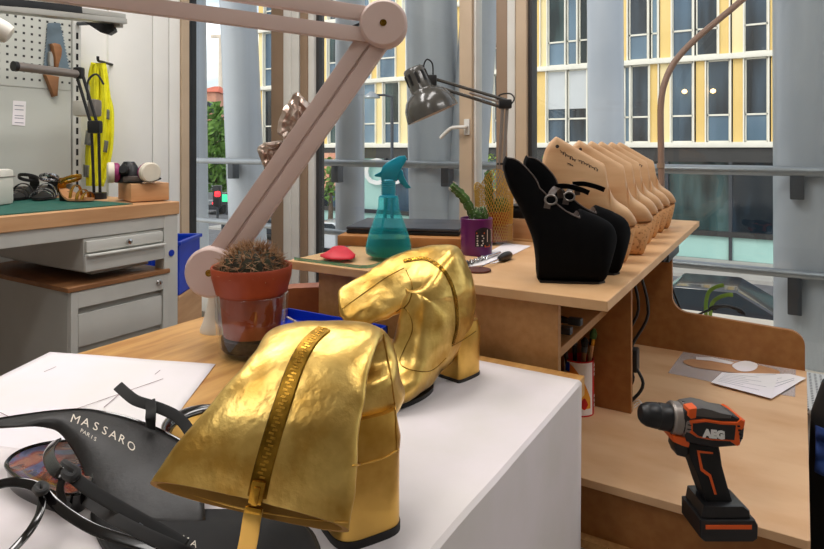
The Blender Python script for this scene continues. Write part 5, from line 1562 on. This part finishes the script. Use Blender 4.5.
for i, (dx, dy, h, lean, m_, lab) in enumerate(((.012,-.006,.205,.02,'beech','thin wooden-handled brush at the right of the printed tin'),(-.008,.008,.20,.0,'black_plastic','black-handled tool standing in the printed tin'),
        (-.018,-.010,.19,-.02,'black_plastic','black-handled tool leaning left in the printed tin'),(.0,-.012,.185,.012,'beech_dark','dark wooden-handled brush in the middle of the printed tin'))):
    b0_ = c + RIGHT*dx*.6+FWD*dy*.6 + V(0,0,.008); t0 = c + RIGHT*(dx*1.3+lean)+FWD*dy + V(0,0,h)
    t_ = thing('brush', lab, 'brush', b0_, gB)
    MB().tube([b0_, b0_.lerp(t0,.5), b0_.lerp(t0,.8)], [.0035,.005,.006], seg=10).build('handle', m_, t_)
    MB().cyl(b0_.lerp(t0,.8), b0_.lerp(t0,.88), .0075, seg=12).build('ferrule', 'dark_steel' if i else 'brass', t_)
    MB().tube([b0_.lerp(t0,.88), b0_.lerp(t0,.95), t0], [.008,.0095,.004], seg=10).build('bristles', 'black_matte' if i != 0 else 'cactus_green', t_)
# small dark tools on the inner shelf
for i, (px, py, lab, r_) in enumerate(((570,309,'dark pliers lying on the inner shelf under the shelf top, left one',.0),(581,308,'dark metal clamp on the inner shelf, right one',.4))):
    q = on(px, py+10, .787); q = V(-.42-.0*i, 1.24+.075*i, .7865)
    t_ = thing('pliers' if i == 0 else 'clamp', lab, 'tool', q)
    for s_ in (-1,1):
        MB().tube(spl([q+V(-.07,.012*s_+.02,.010), q+V(-.02,.016*s_+.02,.012), q+V(.01,.004*s_+.02,.012), q+V(.03,.0+.02,.012)],4), .006, seg=8).build('handle', 'black_plastic', t_)
    MB().box(q+V(.03,.02,.013), (.03,.02,.016), bevel=.004).build('jaw', 'dark_steel', t_)
# cables and white strings beyond the divider
t = thing('cable_bundle', 'black cables with a plug hanging behind the divider panel', 'cable', V(-.40,1.75,Z_BENCH))
for i in range(4):
    x = -.33-.03*i
    MB().tube(spl([V(x+.01,1.66+.03*i,Z_SHELF-.03), V(x+.03,1.68+.03*i,Z_BENCH+.22), V(x-.01,1.66+.04*i,Z_BENCH+.12), V(x+.025,1.64+.03*i,Z_BENCH+.05), V(x+.0,1.62+.05*i,Z_BENCH+.006)],6), .004, seg=8).build('cable', 'black_plastic', t)
MB().box(V(-.335,1.66,Z_BENCH+.10), (.03,.035,.06), bevel=.006).build('plug', 'black_plastic', t)
for i in range(3):
    q = [bz(634,402+3*i,.002), bz(639+i,400+2*i,.012), bz(643,405+3*i,.010), bz(646,412+2*i,.003)]
    tag(MB().tube(spl(q,5), .0012, seg=6).build('string', 'paper_white', origin=q[0]), 'loose white string on the bench between the divider and drill', 'string', 'white strings behind the drill chuck')
MB_ = MB().lim(-.30,-.285,1.80,2.05,Z_SHELF-.05,Z_SHELF-.0205,bevel=.004)
t = thing('power_strip', 'black power strip fixed under the right edge of the shelf', 'power strip', V(-.30,1.9,Z_SHELF-.05))
MB().lim(-.325,-.276,1.86,2.06,Z_SHELF-.046,Z_SHELF-.0205,bevel=.005).build('body', 'black_plastic', t)
MB().lim(-.32,-.28,1.80,1.86,Z_SHELF-.036,Z_SHELF-.0205,bevel=.004).build('end_cap', 'black_matte', t)
# cable looped over the back panel
t = thing('cable_coil', 'black cable coil resting on top of the back panel by the window', 'cable', V(-.13,2.13,.655))
c = V(-.150,2.145,.664)
m = MB()
for k_ in range(3):
    m.tube([c+V((.05-.008*k_)*math.cos(i*PI/9), .010*k_-.004, .002+(.022-.004*k_)*math.sin(i*PI/9)) for i in range(10)], .004, seg=8)
m.build('coil', 'black_plastic', t)
MB().tube(spl([at(670,276,2.03), at(673,290,2.05), at(679,305,2.06), at(686,318,2.05), c+V(-.05,0,.004)],6), .0035, seg=8).build('lead', 'black_plastic', t)
# green plant blades just outside
pc = onY(712,325,2.80)
t = thing('plant', 'young plant with two arching green leaves outside the right window', 'plant', V(pc.x,pc.y,.10))
for pts in ([(706,318),(706,303),(709,292),(716,287),(724,285)],[(710,318),(712,304),(718,298),(727,295),(733,295)]):
    q = spl([onY(a,b,2.80) for a,b in pts],5)
    q[0].z = .105
    MB().tube(q, .01, flat=(.016,.002), up=-FWD).build('leaf', 'leaf_light', t)

# ------------------------------------------------------------------ right edge: stool and bag
c = at(862,398,1.98); 
t = thing('perforated_stool', 'white perforated metal stool at the right edge of the picture', 'stool', V(c.x,c.y,0))
k = NT('perforated')
p = k.n('ShaderNodeBsdfPrincipled', Roughness=.4); tc = k.n('ShaderNodeTexCoord'); sx = k.n('ShaderNodeSeparateXYZ'); k.l(tc.outputs['Object'], sx.inputs[0])
a_ = k.math('SUBTRACT', k.math('FRACT', k.math('MULTIPLY', sx.outputs['X'], 62)), .5); b_ = k.math('SUBTRACT', k.math('FRACT', k.math('MULTIPLY', sx.outputs['Y'], 62)), .5)
dd = k.math('ADD', k.math('MULTIPLY', a_, a_), k.math('MULTIPLY', b_, b_))
mx = k.n('ShaderNodeMix', data_type='RGBA'); mx.inputs[6].default_value = (*rgb(214,214,212),1); mx.inputs[7].default_value = (*rgb(60,60,62),1)
k.l(k.math('LESS_THAN', dd, .07), mx.inputs[0]); k.l(mx.outputs[2], p.inputs['Base Color']); k.l(p.outputs[0], k.out.inputs[0]); MATS['perforated'] = k.m
MB().lim(c.x-.19,c.x+.19,c.y-.19,c.y+.19,c.z-.02,c.z,bevel=.008).build('seat', 'perforated', t)
for sx_ in (-1,1):
    for sy_ in (-1,1):
        MB().cyl(V(c.x+.17*sx_,c.y+.17*sy_,0), V(c.x+.15*sx_,c.y+.15*sy_,c.z-.02), .012, seg=12).build('leg', 'frame_white', t)
c = at(876,440,1.45)
t = thing('black_bag', 'black padded bag beside the right end of the workstation', 'bag', V(c.x,c.y,0))
rings = []
for i in range(9):
    f = i/8; w_ = .13*(.9+.1*math.sin(PI*f)) if f < .9 else .09
    rings.append([V(c.x,c.y,0)+RIGHT*(w_*math.copysign(abs(math.cos(th))**.6,math.cos(th)))+FWD*(.10*math.copysign(abs(math.sin(th))**.6,math.sin(th)))+V(0,0,.6*f) for th in [2*PI*j/28 for j in range(28)]])
MB().loft(rings).build('body', 'black_matte', t, angle=60)
MB().tube(spl([V(c.x,c.y,.55)-RIGHT*.06-FWD*.09, V(c.x,c.y,.64)-RIGHT*.05-FWD*.09, V(c.x,c.y,.64)+RIGHT*.05-FWD*.09, V(c.x,c.y,.55)+RIGHT*.06-FWD*.09],6), .009, seg=8).build('handle', 'black_plastic', t)
c2 = cf(.985,1.385,.485)
cdir = (RIGHT*.105-FWD*.075).normalized(); cn_ = (-RIGHT*.58-FWD*.81)
def cl(u, v): return c2 + cdir*(u-.5)*.12 + UP*((v-.5)*.10) + cn_*(.010+.010*math.sin(9*u+5*v)+.006*math.sin(17*v))
mat('blue_cloth', rgb(34,70,140), .8, scale=20, col2=rgb(20,40,92))
tag(MB().grid(cl, 24, 24).build('blue_cloth', 'blue_cloth', None, solid=.003, origin=c2), 'crumpled blue cloth hanging over the black bag', 'cloth')
# ------------------------------------------------------------------ things on and above the left workbench
mat('saw_steel', rgb(120,134,142), .3, metal=.7, scale=20)
mat('hi_vis', (.98,.93,.03), .7, scale=20, col2=(.85,.80,.02))
mat('reflective_grey', rgb(130,132,130), .4, scale=20)
mat('filter_cream', rgb(222,214,196), .6, scale=20)
mat('filter_purple', rgb(140,40,96), .5, scale=20)
mat('silver_trim', rgb(196,196,200), .25, metal=.9, scale=90, col2=rgb(90,90,94), lo=.45, hi=.55)
mat('tan_sole', rgb(196,140,96), .5, scale=20)
mat('aluminium', rgb(176,172,164), .35, metal=.6, scale=10)
def lz(px, py, h=0): return on(px, py, Z_LEFT+h)
PX_S = -2.6345
# saw on the pegboard
def sx_(px, py, k=0): 
    p = onX(px, py, PX_S); return p + V(k,0,0)
t = thing('hand_saw', 'wide steel hand saw with a brown wooden grip hung on the pegboard', 'saw', sx_(55,60))
L_ = [(47.5,23)]; n = 15
left = [(47.5-3.8*i/n, 23+45*i/n) for i in range(n+1)]; right = [(58.5+9.5*i/n, 23+47*i/n) for i in range(n+1)]
out = []
for i, (a, b) in enumerate(left):
    out.append((a-.0, b)); 
    if i < n: out.append((a-1.6, b+2.6))
out2 = []
for i, (a, b) in enumerate(right):
    out2.append((a, b))
    if i < n: out2.append((a+2.2, b+2.2))
poly = out + out2[::-1]
m = MB(); r0 = [m.v(sx_(a,b,.004)) for a,b in poly]; r1 = [m.v(sx_(a,b,.007)) for a,b in poly]
m.face(r0); m.face(r1[::-1])
for i in range(len(r0)): m.face([r0[i], r0[(i+1)%len(r0)], r1[(i+1)%len(r0)], r1[i]])
m.build('blade', 'saw_steel', t, smooth=False)
def slab(pts, k0, k1, name, m_, parent):
    mb = MB(); cx = sum(p[0] for p in pts)/len(pts); cy = sum(p[1] for p in pts)/len(pts)
    mb.loft([[sx_(cx+(a-cx)*s_, cy+(b-cy)*s_, k) for a,b in pts] for k, s_ in ((k0,1),(k1-.006,1),(k1,.8))])
    return mb.build(name, m_, parent, angle=40)
slab([(48.5,44),(52,43.5),(57,45),(59,49),(58.5,56),(56,64),(55,69),(52,69),(51.5,60),(50,52)], .007, .03, 'grip', 'beech_dark', t)
slab([(47,52),(49.5,52),(51,57),(51.5,68),(47.5,68),(46.5,60)], .007, .022, 'grip_bolt_plate', 'aluminium', t)
o = slab([(42,74),(57,77),(54.5,97),(51,97)], .004, .02, 'wooden_wedge', 'beech_dark', None) if False else None
t2 = thing('wooden_wedge', 'brown wooden wedge hanging below the saw on the pegboard', 'wedge', sx_(50,85))
slab([(42,74),(57,77),(55.5,96),(51,97)], .003, .022, 'wedge', 'beech_dark', t2)
# printed price slip
t = thing('paper_slip', 'small white printed slip stuck on the lower pegboard panel', 'paper', sx_(19,113))
PXq = lambda a,b,k: onX(a,b,PX+0 if False else -2.634)+V(k,0,0)
q4 = [(13,100.5),(26,101.5),(25,126),(12,125)]
m = MB(); m.loft([[PXq(a,b,0) for a,b in q4],[PXq(a,b,.0008) for a,b in q4]]); m.build('sheet', 'paper_white', t, smooth=False)
m = MB()
for y in (105,109,115,117.5,122): 
    m.loft([[PXq(a,b,.0011) for a,b in ((14.5,y),(23.5,y+.6),(23.4,y+1.4),(14.4,y+.8))],[PXq(a,b,.0014) for a,b in ((14.5,y),(23.5,y+.6),(23.4,y+1.4),(14.4,y+.8))]])
m.build('printed_lines', 'print_grey', t, smooth=False)
# light bar on brackets over the bench
t = thing('light_bar', 'black and aluminium lamp bar held above the left workbench', 'lamp bar', at(100,18,2.5))
b0_, b1_, b2_ = at(-25,2.5,2.02), at(77,13,2.36), at(122,19,2.54)
def barbox(p0, p1, w, h, name, m_, up=0):
    d = (p1-p0).normalized(); s_ = d.cross(UP).normalized(); u = s_.cross(d)
    R = Matrix((d, s_, u)).transposed()
    return MB().box((p0+p1)/2+u*up, ((p1-p0).length, w, h), R, bevel=.003).build(name, m_, t)
barbox(b0_, b2_, .06, .022, 'rail', 'aluminium', -.012)
barbox(b0_, b1_, .064, .03, 'lamp_housing', 'black_plastic', .008)
barbox(b1_, b2_, .05, .022, 'rail_end', 'aluminium', .008)
m = MB(); q0 = at(103,27,2.5)
m.prism([(-.09,.03),(.03,.03),(.045,-.015),(.02,-.03),(-.01,-.022)], RIGHT, UP, FWD, q0, .03)
m.build('bracket', 'black_plastic', t)
up_ = onX(80, 24, -2.60)
MB().tube([V(-2.62,1.522,1.72), at(95,23,2.55), at(103,22,2.5)], .008, seg=8).build('support_arm', 'dark_steel', t)
MB().box(at(118,24,2.53), (.03,.03,.03), Matrix.Rotation(A,3,'Z'), bevel=.003).build('end_screw', 'aluminium', t)
# white lamp head reaching in from the left
t = thing('work_lamp', 'white rounded lamp head reaching in at the far left edge', 'lamp', lz(-60,200))
p0, p1 = at(-30,14,1.7), at(11,36,1.75)
d = (p1-p0)
MB().lathe([(.001,0),(.03,0),(.031,.02*1),(.031,.8),(.026,.96),(.014,1.0),(.001,1.0)], p0, 28, R=d.to_track_quat('Z','Y').to_matrix() @ Matrix.Diagonal((1,1,d.length))).build('head', 'cone_white', t)
pb_ = lz(-45,214); 
MB().cyl(V(pb_.x,pb_.y,Z_LEFT), V(pb_.x,pb_.y,Z_LEFT+.02), .07, seg=28).build('base', 'cone_white', t)
MB().tube(spl([V(pb_.x,pb_.y,Z_LEFT+.02), V(pb_.x,pb_.y,Z_LEFT+.45), p0+V(0,0,-.02), p0.lerp(p1,.15)],6), .010, seg=10).build('stem', 'cone_white', t)
# black jointed lamp
t = thing('bench_lamp', 'black jointed bench lamp with a slim grey tube head, before the yellow vest', 'lamp', lz(97,196))
g = at(97,190,2.40); g.z = Z_LEFT
J1, J2, J3 = at(95,127,2.40), at(79,73,2.40), at(17,66.5,2.18)
MB().cyl(V(g.x,g.y,Z_LEFT+.0005), V(g.x,g.y,Z_LEFT+.025), .035, seg=24).build('base', 'black_plastic', t)
for s_ in (-1,1):
    MB().cyl(V(g.x,g.y,Z_LEFT+.025)+RIGHT*.012*s_, J1+RIGHT*.014*s_, .0055, seg=10).build('lower_rod', 'black_plastic', t)
    MB().cyl(J1+RIGHT*.012*s_, J2+RIGHT*.012*s_, .0060, seg=10).build('upper_rod', 'black_plastic', t)
MB().box(J1, (.05,.03,.05), Matrix.Rotation(A,3,'Z'), bevel=.008).build('elbow', 'black_plastic', t)
MB().box(J2, (.035,.03,.045), Matrix.Rotation(A,3,'Z'), bevel=.008).build('head_joint', 'black_plastic', t)
MB().cyl(J2+V(0,0,-.005), J3, .0155, .0165, seg=20).build('tube_head', 'drill_grey', t)
MB().cyl(J3, J3+(J3-J2).normalized()*.014, .018, seg=20).build('end_cap', 'black_plastic', t)
# white ear defender hung on the upright
t = thing('ear_defender', 'white and grey ear defender hanging by the slotted upright', 'ear defender', at(84,108,2.52))
c = at(83,108.5,2.50); R = Matrix.Rotation(A,3,'Z')
MB().box(c, (.072,.05,.066), R, bevel=.018).build('shell', 'cone_white', t)
MB().box(c+RIGHT*.048+V(0,0,.002), (.034,.062,.072), R, bevel=.014).build('cushion', 'drill_grey', t)
MB().tube(spl([c+RIGHT*.02+UP*.03, c+RIGHT*.02+UP*.11, c+RIGHT*.055+UP*.14, c+RIGHT*.075+UP*.10+FWD*.02], 5), .004, seg=8).build('headband', 'dark_steel', t)
# hi-vis vest on a hook
vt = thing('safety_vest', 'fluorescent yellow safety vest hanging on a hook beside the pegboard', 'vest', at(100,100,2.76))
Ls = [(94,63),(91,75),(90,95),(89,115),(86,140),(85,160),(86,186)]; Rs = [(104,63),(108,78),(111,100),(111.5,120),(110.5,145),(107,165),(101,186)]
Lq, Rq = spl([(a,b,0) for a,b in Ls],5), spl([(a,b,0) for a,b in Rs],5)
def vestf(u, v):
    i = min(int(v*(len(Lq)-1)), len(Lq)-2); f = v*(len(Lq)-1)-i
    a = Lq[i].lerp(Lq[i+1],f); b = Rq[i].lerp(Rq[i+1],f); p = a.lerp(b,u)
    return at(p.x, p.y, 2.74 - .03*math.sin(PI*u) + .016*math.sin(u*15+v*2) + .008*math.sin(u*31+v*5))
mv = MB().grid(vestf, 40, 30)
mv.build('vest', 'hi_vis', vt, solid=.012, offset=1)
def patch(u0,u1,v0,v1,name):
    MB().grid(lambda u,v: vestf(u0+(u1-u0)*u, v0+(v1-v0)*v)-FWD*.015, 8, 6).build(name, 'reflective_grey', vt, solid=.002)
patch(.78,.99,.42,.50,'stripe'); patch(.04,.30,.60,.70,'stripe'); patch(.76,.97,.64,.73,'stripe'); patch(.02,.3,.86,.93,'stripe')
hk = at(99,61,2.74)
MB().tube(spl([hk+FWD*.12, hk+FWD*.03, hk-FWD*.005, hk-FWD*.01+UP*.02],4), .006, seg=8).build('hook', 'black_plastic', vt)
# wooden block and respirator
c0 = V(*(RIGHT*-1.0216+FWD*2.225)); dx = V(*(RIGHT*.1009+FWD*.084)).normalized(); dy = V(-dx.y, dx.x, 0)
R = Matrix((dx, dy, UP)).transposed()
cc = c0 + dx*.068 + dy*.088
o = MB().box(V(cc.x,cc.y,Z_LEFT+.0365), (.136,.176,.066), R, bevel=.004).build('wooden_block', 'beech', origin=V(cc.x,cc.y,Z_LEFT), angle=40)
tag(o, 'thick beech block on the left workbench, carrying the respirator', 'block')
RZ = Z_LEFT+.070
rs = thing('respirator', 'black half-mask respirator with purple and cream filters, on the beech block', 'respirator', V(cc.x,cc.y,RZ))
mc_ = at(129,168,2.30); mc_.z = RZ
rings = []
for i in range(9):
    f = i/8; w_ = .048*(1-.62*f**1.8); h_ = .078*f
    rings.append([mc_+RIGHT*(w_*math.cos(th)*1.05)+FWD*(w_*.8*math.sin(th))+V(0,0,.001+h_) for th in [2*PI*j/28 for j in range(28)]])
MB().loft(rings).build('facepiece', 'black_plastic', rs, angle=60)
MB().lathe([(.001,0),(.018,0),(.02,.006),(.016,.014),(.001,.015)], mc_-FWD*.036+V(0,0,.048), 20, R=(-FWD+UP*.4).to_track_quat('Z','Y').to_matrix()).build('valve', 'rubber', rs)
MB().box(mc_+RIGHT*.03-FWD*.03+V(0,0,.014), (.07,.03,.024), Matrix.Rotation(A,3,'Z'), bevel=.01).build('chin_pad', 'grey_trim', rs)
for s_, p, ph in ((-1, at(113,172,2.27), -.95), (1, at(149,171,2.27), .75)):
    axd = (RIGHT*math.sin(ph)*1.0 - FWD*math.cos(ph)*.8).normalized()
    p.z = RZ+.039
    Rf = axd.to_track_quat('Z','Y').to_matrix()
    MB().lathe([(.001,-.022),(.030,-.022),(.036,-.016),(.036,-.004),(.001,-.004)], p, 28, R=Rf).build('filter_base', 'filter_purple', rs, angle=30)
    MB().lathe([(.001,-.003),(.038,-.003),(.0385,.001),(.038,.016),(.033,.020),(.001,.020)], p, 28, R=Rf).build('filter', 'filter_cream', rs, angle=30)
MB().tube(spl([mc_+RIGHT*.08+V(0,0,.03), mc_+RIGHT*.12-FWD*.01+V(0,0,.016), mc_+RIGHT*.10-FWD*.05+V(0,0,.006), mc_+RIGHT*.02-FWD*.05+V(0,0,.006)],6), .01, flat=(.012,.002), up=UP).build('strap', 'black_matte', rs)
# sandals on the bench
def bench_sandal(px, py, rot, label, m_strap, m_sole, L=.2):
    c = lz(px, py, .0035); t = thing('sandal', label, 'sandal', c, 'sandals on the left workbench', rot=rot)
    tx, ty = V(math.cos(rot), math.sin(rot), 0), V(-math.sin(rot), math.cos(rot), 0)
    P = lambda x, y, z: c + tx*x + ty*y + V(0,0,z)
    pts = []
    for i in range(28):
        th = 2*PI*i/28; x = math.cos(th)*L/2; w_ = .036*(1+.2*math.cos(th))
        pts.append((x, w_*math.sin(th)))
    hz = lambda x: .004+.035*max(0,min(1,(-x)/(L*.45)))**1.3
    MB().loft([[P(x,y,hz(x)) for x,y in pts],[P(x,y,hz(x)+.008) for x,y in pts]]).build('sole', m_sole, t, angle=40)
    MB().lathe([(.001,0),(.016,0),(.020,.034),(.001,.034)], P(-L*.38,0,0), 16).build('heel', 'sole_black', t)
    for x, h, w_ in ((.06,.026,.034),(.035,.034,.035),(.0,.05,.034)):
        q = [P(x+.012*math.cos(th), -w_*math.cos(th), hz(x)+.006+h*math.sin(th)) for th in [PI*k_/14 for k_ in range(15)]]
        MB().band(q, tx, .015, .003).build('strap', m_strap, t)
    q = [P(-L*.36+.040*math.cos(th)+.03, .033*math.sin(th), .080+.014*math.cos(th)) for th in [2*PI*k_/24 for k_ in range(25)]]
    MB().band(q, UP, .013, .003).build('ankle_strap', m_strap, t)
    MB().band([P(-L*.46,.0,.03), P(-L*.46,.0,.06), P(-L*.40,.0,.085)], ty, .036, .003).build('back_strap', 'black_leather' if m_strap != 'brass' else 'brass', t)
    return t
bench_sandal(46, 199, -.75, 'black sandal with silver-studded straps, right one on the green mat', 'silver_trim', 'black_leather')
bench_sandal(23, 199, -.9, 'black sandal with dark straps, left one by the pegboard on the green mat', 'black_leather', 'black_leather')
bench_sandal(76, 201, .15, 'flat gold-strapped tan sandal beside the beech block', 'brass', 'tan_sole', .16)
# rounded white box at the edge
c = lz(-12, 206)
t = thing('white_box', 'rounded white plastic box at the far left end of the workbench', 'box', V(c.x,c.y,Z_LEFT))
MB().box(V(c.x,c.y,Z_LEFT+.065), (.12,.10,.124), Matrix.Rotation(A,3,'Z'), bevel=.014).build('case', 'cone_white', t)
MB().box(V(c.x,c.y,Z_LEFT+.1), (.123,.103,.003), Matrix.Rotation(A,3,'Z')).build('lid_seam', 'drill_grey', t)
# blue crate on a wooden box by the window
R = Matrix.Rotation(A,3,'Z')
c = at(173,270,2.80); zb_ = at(180,298,2.62).z
t = thing('wooden_crate', 'plain wooden box on the floor under the blue crate', 'box', V(c.x,c.y,0))
m = MB(); w_ = .16
for s_ in (-1,1): m.box(V(c.x,c.y,zb_/2)+RIGHT*s_*(w_/2-.009), (.018,.3,zb_), R)
m.build('sides', 'beech', t)
MB().box(V(c.x,c.y,zb_-.009), (w_+.01,.31,.018), R, bevel=.002).build('top', 'beech', t)
MB().box(V(c.x,c.y,zb_/2)+FWD*.14, (w_-.04,.012,zb_-.02), R).build('back', 'beech_dark', t)
t = thing('plastic_crate', 'bright blue slatted plastic crate behind the workbench leg', 'crate', V(c.x,c.y,zb_))
hc = .225; wc = .155; dc = .26
m = MB()
m.box(V(c.x,c.y,zb_+.005), (wc-.01,dc-.01,.008), R)
for s_ in (-1,1):
    m.box(V(c.x,c.y,zb_+hc/2)+RIGHT*s_*(wc/2-.004), (.006,dc,hc), R)
    m.box(V(c.x,c.y,zb_+hc/2)+FWD*s_*(dc/2-.004), (wc,.006,hc), R)
m.build('shell', 'blue_plastic', t)
m = MB()
for s_ in (-1,1):
    m.box(V(c.x,c.y,zb_+hc)+RIGHT*s_*(wc/2), (.018,dc+.02,.016), R, bevel=.003)
    m.box(V(c.x,c.y,zb_+hc)+FWD*s_*(dc/2), (wc+.02,.018,.016), R, bevel=.003)
m.build('rim', 'blue_plastic', t)
m = MB()
for i in range(7): m.box(V(c.x,c.y,zb_+hc*.48)-FWD*(dc/2+.002)+RIGHT*(-wc/2+.012+i*.022), (.005,.008,hc*.82), R)
m.build('ribs', 'blue_plastic', t)
# ------------------------------------------------------------------ light, sky, camera
sc = bpy.context.scene
w = bpy.data.worlds.new('World'); sc.world = w; w.use_nodes = True
nt = w.node_tree; bg = nt.nodes['Background']
sky = nt.nodes.new('ShaderNodeTexSky'); sky.sky_type = 'NISHITA'; sky.sun_disc = False
sky.sun_elevation = math.radians(38); sky.sun_rotation = math.radians(200); sky.dust_density = 3; sky.air_density = 1.0; sky.ozone_density = 1
tcw = nt.nodes.new('ShaderNodeTexCoord'); mpw = nt.nodes.new('ShaderNodeMapping'); mpw.inputs['Scale'].default_value = (1,1,2.5)
nz = nt.nodes.new('ShaderNodeTexNoise'); nz.inputs['Scale'].default_value = 3; nz.inputs['Detail'].default_value = 6
rp = nt.nodes.new('ShaderNodeValToRGB'); rp.color_ramp.elements[0].position = .34; rp.color_ramp.elements[1].position = .56
mxw = nt.nodes.new('ShaderNodeMix'); mxw.data_type = 'RGBA'
mxw.inputs[7].default_value = (8.2,8.2,8.2,1)
nt.links.new(tcw.outputs['Generated'], mpw.inputs[0]); nt.links.new(mpw.outputs[0], nz.inputs[0]); nt.links.new(nz.outputs[0], rp.inputs[0])
nt.links.new(rp.outputs[0], mxw.inputs[0]); nt.links.new(sky.outputs[0], mxw.inputs[6]); nt.links.new(mxw.outputs[2], bg.inputs[0])
bg.inputs[1].default_value = SKY = .225
sun = bpy.data.lights.new('sun', 'SUN'); sun.energy = .7; sun.angle = math.radians(12); sun.color = (1,.95,.86)
so = bpy.data.objects.new('sun', sun); C.objects.link(so)
so.rotation_euler = Vector((.35,.75,-.75)).to_track_quat('-Z','Y').to_euler()
def area(name, loc, sx, sy, power, col=(1,.965,.935), tgt=None):
    l = bpy.data.lights.new(name, 'AREA'); l.shape = 'RECTANGLE'; l.size = sx; l.size_y = sy; l.energy = power; l.color = col
    o = bpy.data.objects.new(name, l); C.objects.link(o); o.location = loc
    if tgt is not None: o.rotation_euler = (Vector(tgt)-Vector(loc)).to_track_quat('-Z','Y').to_euler()
    return o
area('ceiling_light', (-.9,1.35,2.85), .35, 1.4, 19)
area('ceiling_light', (-1.8,.9,2.85), .35, 1.6, 32)
area('ceiling_light', (.7,1.3,2.85), .35, 1.4, 20)
area('ceiling_light', (-.6,-.9,2.85), .35, 1.4, 15)
cam = bpy.data.cameras.new('Camera'); co = bpy.data.objects.new('Camera', cam); C.objects.link(co)
co.location = (0,0,H); co.rotation_euler = (PI/2, 0, A)
cam.sensor_width = 36; cam.lens = F/824*36; cam.shift_x = 0; cam.shift_y = -(549/2-HY)/824
cam.clip_start = .02; cam.clip_end = 500
sc.camera = co
sc.view_settings.view_transform = 'Standard'; sc.view_settings.look = 'None'
sc.view_settings.exposure = -0.12; sc.view_settings.gamma = 1; sc.view_settings.use_curve_mapping = False
sc.cycles.use_denoising = True
sc.cycles.max_bounces = 12; sc.cycles.transparent_max_bounces = 16; sc.cycles.transmission_bounces = 10
sc.cycles.caustics_reflective = False; sc.cycles.caustics_refractive = False
sc.cycles.sample_clamp_indirect = 6
for o in list(bpy.data.objects):
    for k in ('org','orot'):
        if k in o: del o[k]
